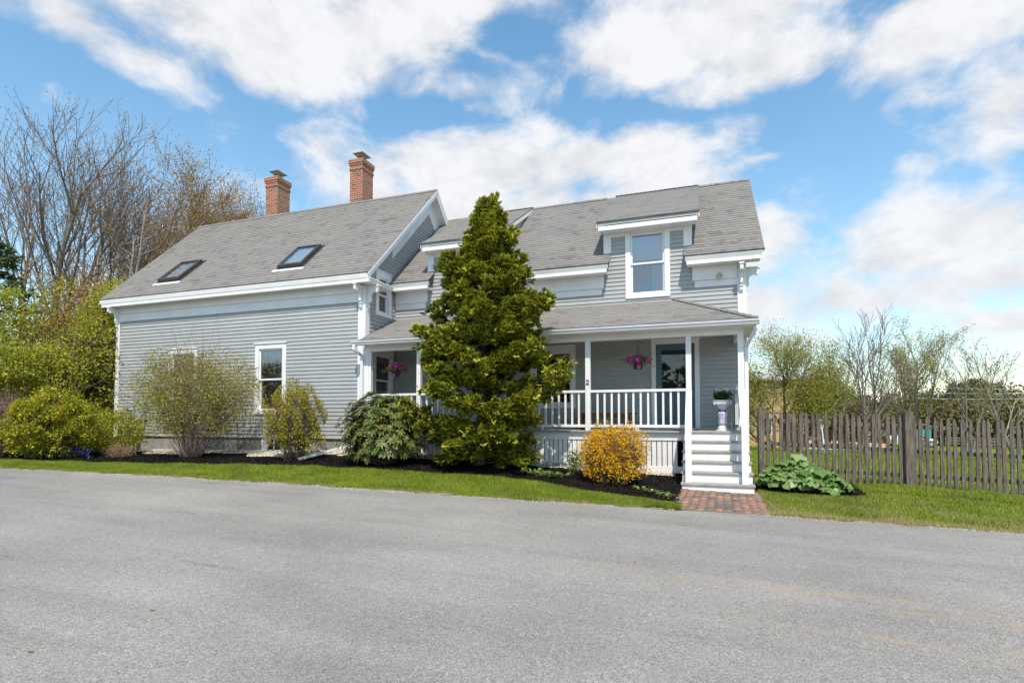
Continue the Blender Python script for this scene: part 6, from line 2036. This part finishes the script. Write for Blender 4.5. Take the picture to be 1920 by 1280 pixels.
# tan building, mostly hidden behind the house
def tan_building():
    x, y = P2(4.0, 44); z = gz(x, y)
    t = thing('tan_building', 'tan building with a pale low roof behind the hazy green tree', 'building', (x, y, z))
    mb = MB(); mb.box(x - 6, x + 4.2, y, y + 8, z - .3, z + 4.95); mb.build('wall', M['tan'], t)
    mb = MB()
    mb.prism([(-.4, 4.93), (4, 5.75), (8.4, 4.93), (8.4, 5.03), (4, 5.87), (-.4, 5.03)], lambda a, b: (x - 6.3, y + a, z + b), lambda a, b: (x + 4.6, y + a, z + b))
    mb.build('roof', M['paleroof'], t)
    mb = MB(); mb.box(x + .8, x + 2.0, y - .03, y + .05, z + .9, z + 2.1); w = mb.build('window', M['white'], t)
    mb = MB(); mb.box(x + .9, x + 1.9, y - .045, y - .032, z + 1.0, z + 2.0); mb.build('pane', M['bronze'], w)
    mb = MB(); mb.box(x + 2.7, x + 3.7, y - .04, y + .05, z, z + 2.1); mb.build('door', M['bronze'], t)
    for k in range(2):
        mb = MB(); mb.box(x - 6.01, x + 4.21, y - .03, y + .0, z + 1.2 + k * 1.3, z + 1.26 + k * 1.3); mb.build('wall_band', M['wood'], t)
tan_building()
# sand lot with a pale kerb
def strip(name, az0, az1, d0, d1, dz, mat, n=40):
    V, F = [], []
    for i in range(n + 1):
        a = az0 + (az1 - az0) * i / n
        for d in (d0, (d0 + d1) / 2, d1):
            x, y = P2(a, d); V.append((x, y, gz(x, y) + dz))
    for i in range(n):
        for k in range(2): q = i * 3 + k; F.append((q, q + 3, q + 4, q + 1))
    o = link(name, np_mesh(name, np.array(V), np.array(F)), mat); tag(o, kind='structure')
strip('sand_lot', 3, 15.6, 60, 92, .05, M['sandlot'])
strip('gravel_path', 3, 15.6, 54, 60, .05, M['palegravel'])

def person(label, az, d, shirt, trousers, yaw, pose=0):
    x, y = P2(az, d); z = gz(x, y)
    verts = [(0, 0, .95), (0, .0, 1.2), (0, .0, 1.42), (0, .0, 1.50), (0, .01, 1.60), (0, .0, 1.72),
             (.19, 0, 1.42), (.26, -.02, 1.15), (.25, -.12, .92), (-.19, 0, 1.42), (-.26, -.02, 1.15), (-.22, -.14, .95),
             (.10, 0, .90), (.11, -.03, .50), (.11, .0, .08), (.12, -.12, .04), (-.10, 0, .90), (-.11, .03, .50), (-.11, .08, .08), (-.12, -.04, .04),
             (.25, -.15, .84), (-.21, -.18, .87)]
    edges = [(0, 1), (1, 2), (2, 3), (3, 4), (4, 5), (2, 6), (6, 7), (7, 8), (8, 20), (2, 9), (9, 10), (10, 11), (11, 21), (0, 12), (12, 13), (13, 14), (14, 15), (0, 16), (16, 17), (17, 18), (18, 19)]
    rad = [.14, .135, .14, .055, .085, .08, .07, .05, .038, .07, .05, .038, .10, .07, .05, .04, .10, .07, .05, .04, .03, .03]
    def grown(name, idx, infl, mat, parent, only=None):
        ids = sorted(idx); mp = {v: i for i, v in enumerate(ids)}
        me = bpy.data.meshes.new(name)
        c, s = math.cos(yaw), math.sin(yaw)
        me.from_pydata([(x + verts[i][0] * c - verts[i][1] * s, y + verts[i][0] * s + verts[i][1] * c, z + verts[i][2]) for i in ids], [(mp[a], mp[b]) for a, b in edges if a in mp and b in mp], [])
        o = link(name, me, mat, parent)
        md = o.modifiers.new('skin', 'SKIN')
        for i, v in enumerate(ids):
            me.skin_vertices[0].data[i].radius = (rad[v] + infl, rad[v] * (.75 if v in (0, 1, 2) else 1) + infl)
        me.skin_vertices[0].data[0].use_root = True
        sub = o.modifiers.new('sub', 'SUBSURF'); sub.levels = 2; sub.render_levels = 2
        return o
    body = grown('person', range(22), 0, M['skin'], None)
    tag(body, label, 'person', None)
    grown('shirt', [0, 1, 2, 6, 7, 9, 10], .018, shirt, body)
    grown('trousers', [0, 12, 13, 14, 16, 17, 18], .016, trousers, body)
    mb = MB(); mb.lathe((x, y, z + 1.66), [(.0, -.02), (.092, -.02), (.102, .05), (.085, .12), (.04, .155), (0, .16)], 14); mb.build('hair', M['hair'], body, smooth=True)
for a in ((11.65, 68, 'person in a bright blue shirt standing on the sand beyond the fence', 'shirtblue', 'jeans', .5), (7.6, 68, 'person in an orange shirt and dark trousers near the tan building', 'shirtorange', 'navy', -.6)):
    person(a[2], a[0], a[1], M[a[3]], M[a[4]], a[5])

def vehicle(label, az, d, yaw, mat, kind):
    x, y = P2(az, d); z = gz(x, y)
    name = 'pickup_truck' if kind == 'truck' else 'parked_car'
    t = thing(name, label, 'truck' if kind == 'truck' else 'car', (x, y, z))
    c, s = math.cos(yaw), math.sin(yaw)
    q = lambda a, b, h: (x + a * c - b * s, y + a * s + b * c, z + h)
    mb = MB(q)
    W = .86
    prof = [(-2.3, .35), (2.3, .35), (2.35, .6), (2.25, .88), (1.05, .98), (.45, 1.5), (-.7, 1.55), (-1.0, 1.02), (-2.3, 1.0)] if kind == 'truck' else [(-2.1, .32), (2.1, .32), (2.15, .6), (2.0, .82), (1.1, .92), (.4, 1.4), (-1.2, 1.42), (-1.9, .95), (-2.12, .8)]
    mb.prism(prof, lambda a, h: (a, -W, h), lambda a, h: (a, W, h)); mb.build('body', mat, t, bevel=.05)
    mb = MB(q)
    for sg in (-1, 1):
        w = [(.85, 1.0), (.38, 1.42), (-.62, 1.46), (-.85, 1.04)] if kind == 'truck' else [(.9, .95), (.35, 1.33), (-1.1, 1.35), (-1.55, .97)]
        mb.prism(w, lambda a, h: (a, sg * (W - .01), h), lambda a, h: (a, sg * (W + .012), h))
    mb.build('window', M['bronze'], t)
    for a in (-1.35, 1.4):
        for sg in (-1, 1):
            mb = MB(); p0 = Vector(q(a, sg * (W - .16), .33)); p1 = Vector(q(a, sg * (W + .03), .33))
            mb.tube([p0, p1], .33, 18); w = mb.build('wheel', M['tyre'], t)
            mb = MB(); mb.tube([p1, p1 + (p1 - p0).normalized() * .012], .19, 14); mb.build('rim', M['metal'], w)
    for sg in (-1, 1):
        mb = MB(q); mb.box(2.26 if kind == 'truck' else 2.05, 2.36 if kind == 'truck' else 2.16, sg * .62 - .14, sg * .62 + .14, .62, .76); mb.build('headlight', M['paleroof'], t)
vehicle('pale blue van body half hidden by the pickets behind the blue shirted person', 12.15, 88, R(70), M['carpale'], 'car')
vehicle('black pickup truck parked beyond the sand lot behind the pickets', 13.3, 84, R(170), M['carblack'], 'truck')
vehicle('white car parked in front of the grey shed', 17.3, 70, R(20), M['carwhite'], 'car')

def shed():
    x, y = P2(16.1, 78); z = gz(x, y)
    t = thing('grey_shed', 'long grey shed with a white roof edge behind the fence post', 'shed', (x, y, z))
    yw = R(-10)
    mb = MB(); yaw_box(mb, x, y, yw, -2.6, 3.0, 0, 4, -.3, 2.15); mb.build('wall', M['shed'], t)
    mb = MB(); yaw_box(mb, x, y, yw, -2.9, 3.3, -.35, 4.3, 2.15, 2.35); mb.build('roof', M['paleroof'], t)
    mb = MB(); yaw_box(mb, x, y, yw, -2.55, -2.3, -.05, .02, 0, 2.15); mb.build('corner_board', M['white'], t)
    mb = MB(); yaw_box(mb, x, y, yw, 2.75, 3.0, -.05, .02, 0, 2.15); mb.build('corner_board', M['white'], t)
    mb = MB(); yaw_box(mb, x, y, yw, -1.6, 1.4, -.06, .02, .0, 1.9); mb.build('door', M['bronze'], t)
    # the painted figure on its front
    mb = MB(); c, s = math.cos(yw), math.sin(yw)
    pts = []
    for k in range(22):
        a = 6.283 * k / 16 + .6; r_ = .22 if k < 16 else .30
        aa = -1.05 + .22 * math.cos(a); zz = 1.2 + .22 * math.sin(a)
        if k >= 16: aa = -1.27 + .05 * (k - 16) * .8; zz = 1.2 + .12 * (k - 16)
        pts.append((x + aa * c + .09 * s, y + aa * s - .09 * c, z + zz))
    mb.tube(pts, .045, 5); mb.build('painted_number', M['white'], t)
shed()
for i, (az, lab) in enumerate([(18.2, 'bright turquoise portable toilet seen between the pickets')]):
    x, y = P2(az, 76); z = gz(x, y)
    t = thing('portable_toilet', lab, 'portable toilet', (x, y, z))
    mb = MB(); yaw_box(mb, x, y, R(-18), -.6, .6, -.6, .6, .06, 2.1); mb.build('cabin', M['turq'], t, bevel=.02)
    mb = MB(); yaw_box(mb, x, y, R(-18), -.42, .42, -.625, -.60, .14, 1.95); dd = mb.build('door', M['turq'], t, bevel=.01)
    mb = MB(); yaw_box(mb, x, y, R(-18), .25, .32, -.65, -.625, 1.0, 1.12); mb.build('handle', M['bronze'], dd)
    mb = MB(); yaw_box(mb, x, y, R(-18), -.63, .63, -.63, .63, 2.1, 2.28); mb.build('roof', M['turq'], t, bevel=.03)
    mb = MB(); yaw_box(mb, x, y, R(-18), -.62, .62, -.62, .62, -.1, .06); mb.build('base', M['bronze'], t)
# plastic tubs and flower pots along the sand
for (az, d, m, lab) in [(8.1, 67, 'blueplastic', 'blue plastic tub by the orange shirted person'), (8.35, 67, 'blueplastic', 'blue plastic tub right beside the pale turquoise tub'), (8.85, 67, 'turq', 'pale turquoise tub on the sand beyond the fence')]:
    x, y = P2(az, d); z = gz(x, y) + .03
    mb = MB(); mb.lathe((x, y, z), [(0, 0), (.35, 0), (.45, .44), (.48, .45), (.48, .5), (.43, .5), (.33, .05), (0, .05)], 16)
    o = mb.build('plastic_tub', M[m], None); tag(o, lab, 'tub', 'plastic tubs on the sand')
x, y = P2(10.35, 66); z = gz(x, y)
t = thing('potted_flowers', 'dark tub of yellow flowers with a tall green stem on the sand', 'plant', (x, y, z))
mb = MB(); mb.lathe((x, y, z), [(0, 0), (.3, 0), (.42, .5), (0, .48)], 14); mb.build('pot', M['pot'], t)
rd = np.random.default_rng(361)
P = np.array([x, y, z + .62]) + rd.normal(0, 1, (260, 3)) * np.array([.32, .32, .10]); V, F = leaf_quads(P, .16, .8, rg=rd); link('flowers', np_mesh('flowers', V, F), M['fl_yellow'], t)
P = np.array([x, y, z + 1.25]) + rd.normal(0, 1, (300, 3)) * np.array([.2, .2, .4]); V, F = leaf_quads(P, .2, .5, rg=rd); link('leaves', np_mesh('leaves', V, F), M['lf_green'], t)
x, y = P2(7.0, 62); z = gz(x, y)
mb = MB()
for k in range(4): yaw_box(mb, x, y, -.3, -.42 + k * .27, -.39 + k * .27, -.02, .02, 0, 1.25)
for k in range(4): yaw_box(mb, x, y, -.3, -.44, .44, -.022, .022, .25 + k * .3, .28 + k * .3)
o = mb.build('trellis', M['white'], None); tag(o, 'white garden trellis standing beside the tan building', 'trellis')
# far rail fence on the right
def far_fence():
    pts = [P2(a, 74 + (a - 19.5) * .4) for a in (19.6, 20.6, 21.6, 22.6, 23.6, 24.6, 26, 28)]
    x, y = pts[0]
    t = thing('rail_fence', 'far dark rail fence across the field on the right', 'fence', (x, y, gz(x, y)))
    for (px, py) in pts:
        mb = MB(); z = gz(px, py); mb.box(px - .08, px + .08, py - .08, py + .08, z - .2, z + 1.15); mb.build('post', M['fence'], t)
    for h in (.45, .75, 1.02):
        mb = MB()
        for (p, q) in zip(pts, pts[1:]): mb.beam((p[0], p[1] - .09, gz(*p) + h), (q[0], q[1] - .09, gz(*q) + h), .05, .17)
        mb.build('rail', M['fence'], t)
far_fence()
# overhead wires from behind the house to a pole out of view
def wires():
    a, b = P2(4.5, 43), P2(31, 60)
    for k, (dz_, lab) in enumerate([(0, 'uppermost of the three overhead wires beyond the fence'), (-.35, 'middle one of the three overhead wires beyond the fence'), (-.75, 'lowest of the three overhead wires beyond the fence')]):
        pts = []
        for i in range(25):
            f = i / 24
            pts.append((a[0] + (b[0] - a[0]) * f, a[1] + (b[1] - a[1]) * f, 5.0 + dz_ + (4.4 - 5.0) * f - 1.6 * 4 * f * (1 - f) * .6))
        mb = MB(); mb.tube(pts, .016, 5, False)
        o = mb.build('overhead_wire', M['paleroof'], None); tag(o, lab, 'wire', 'overhead wires')
wires()
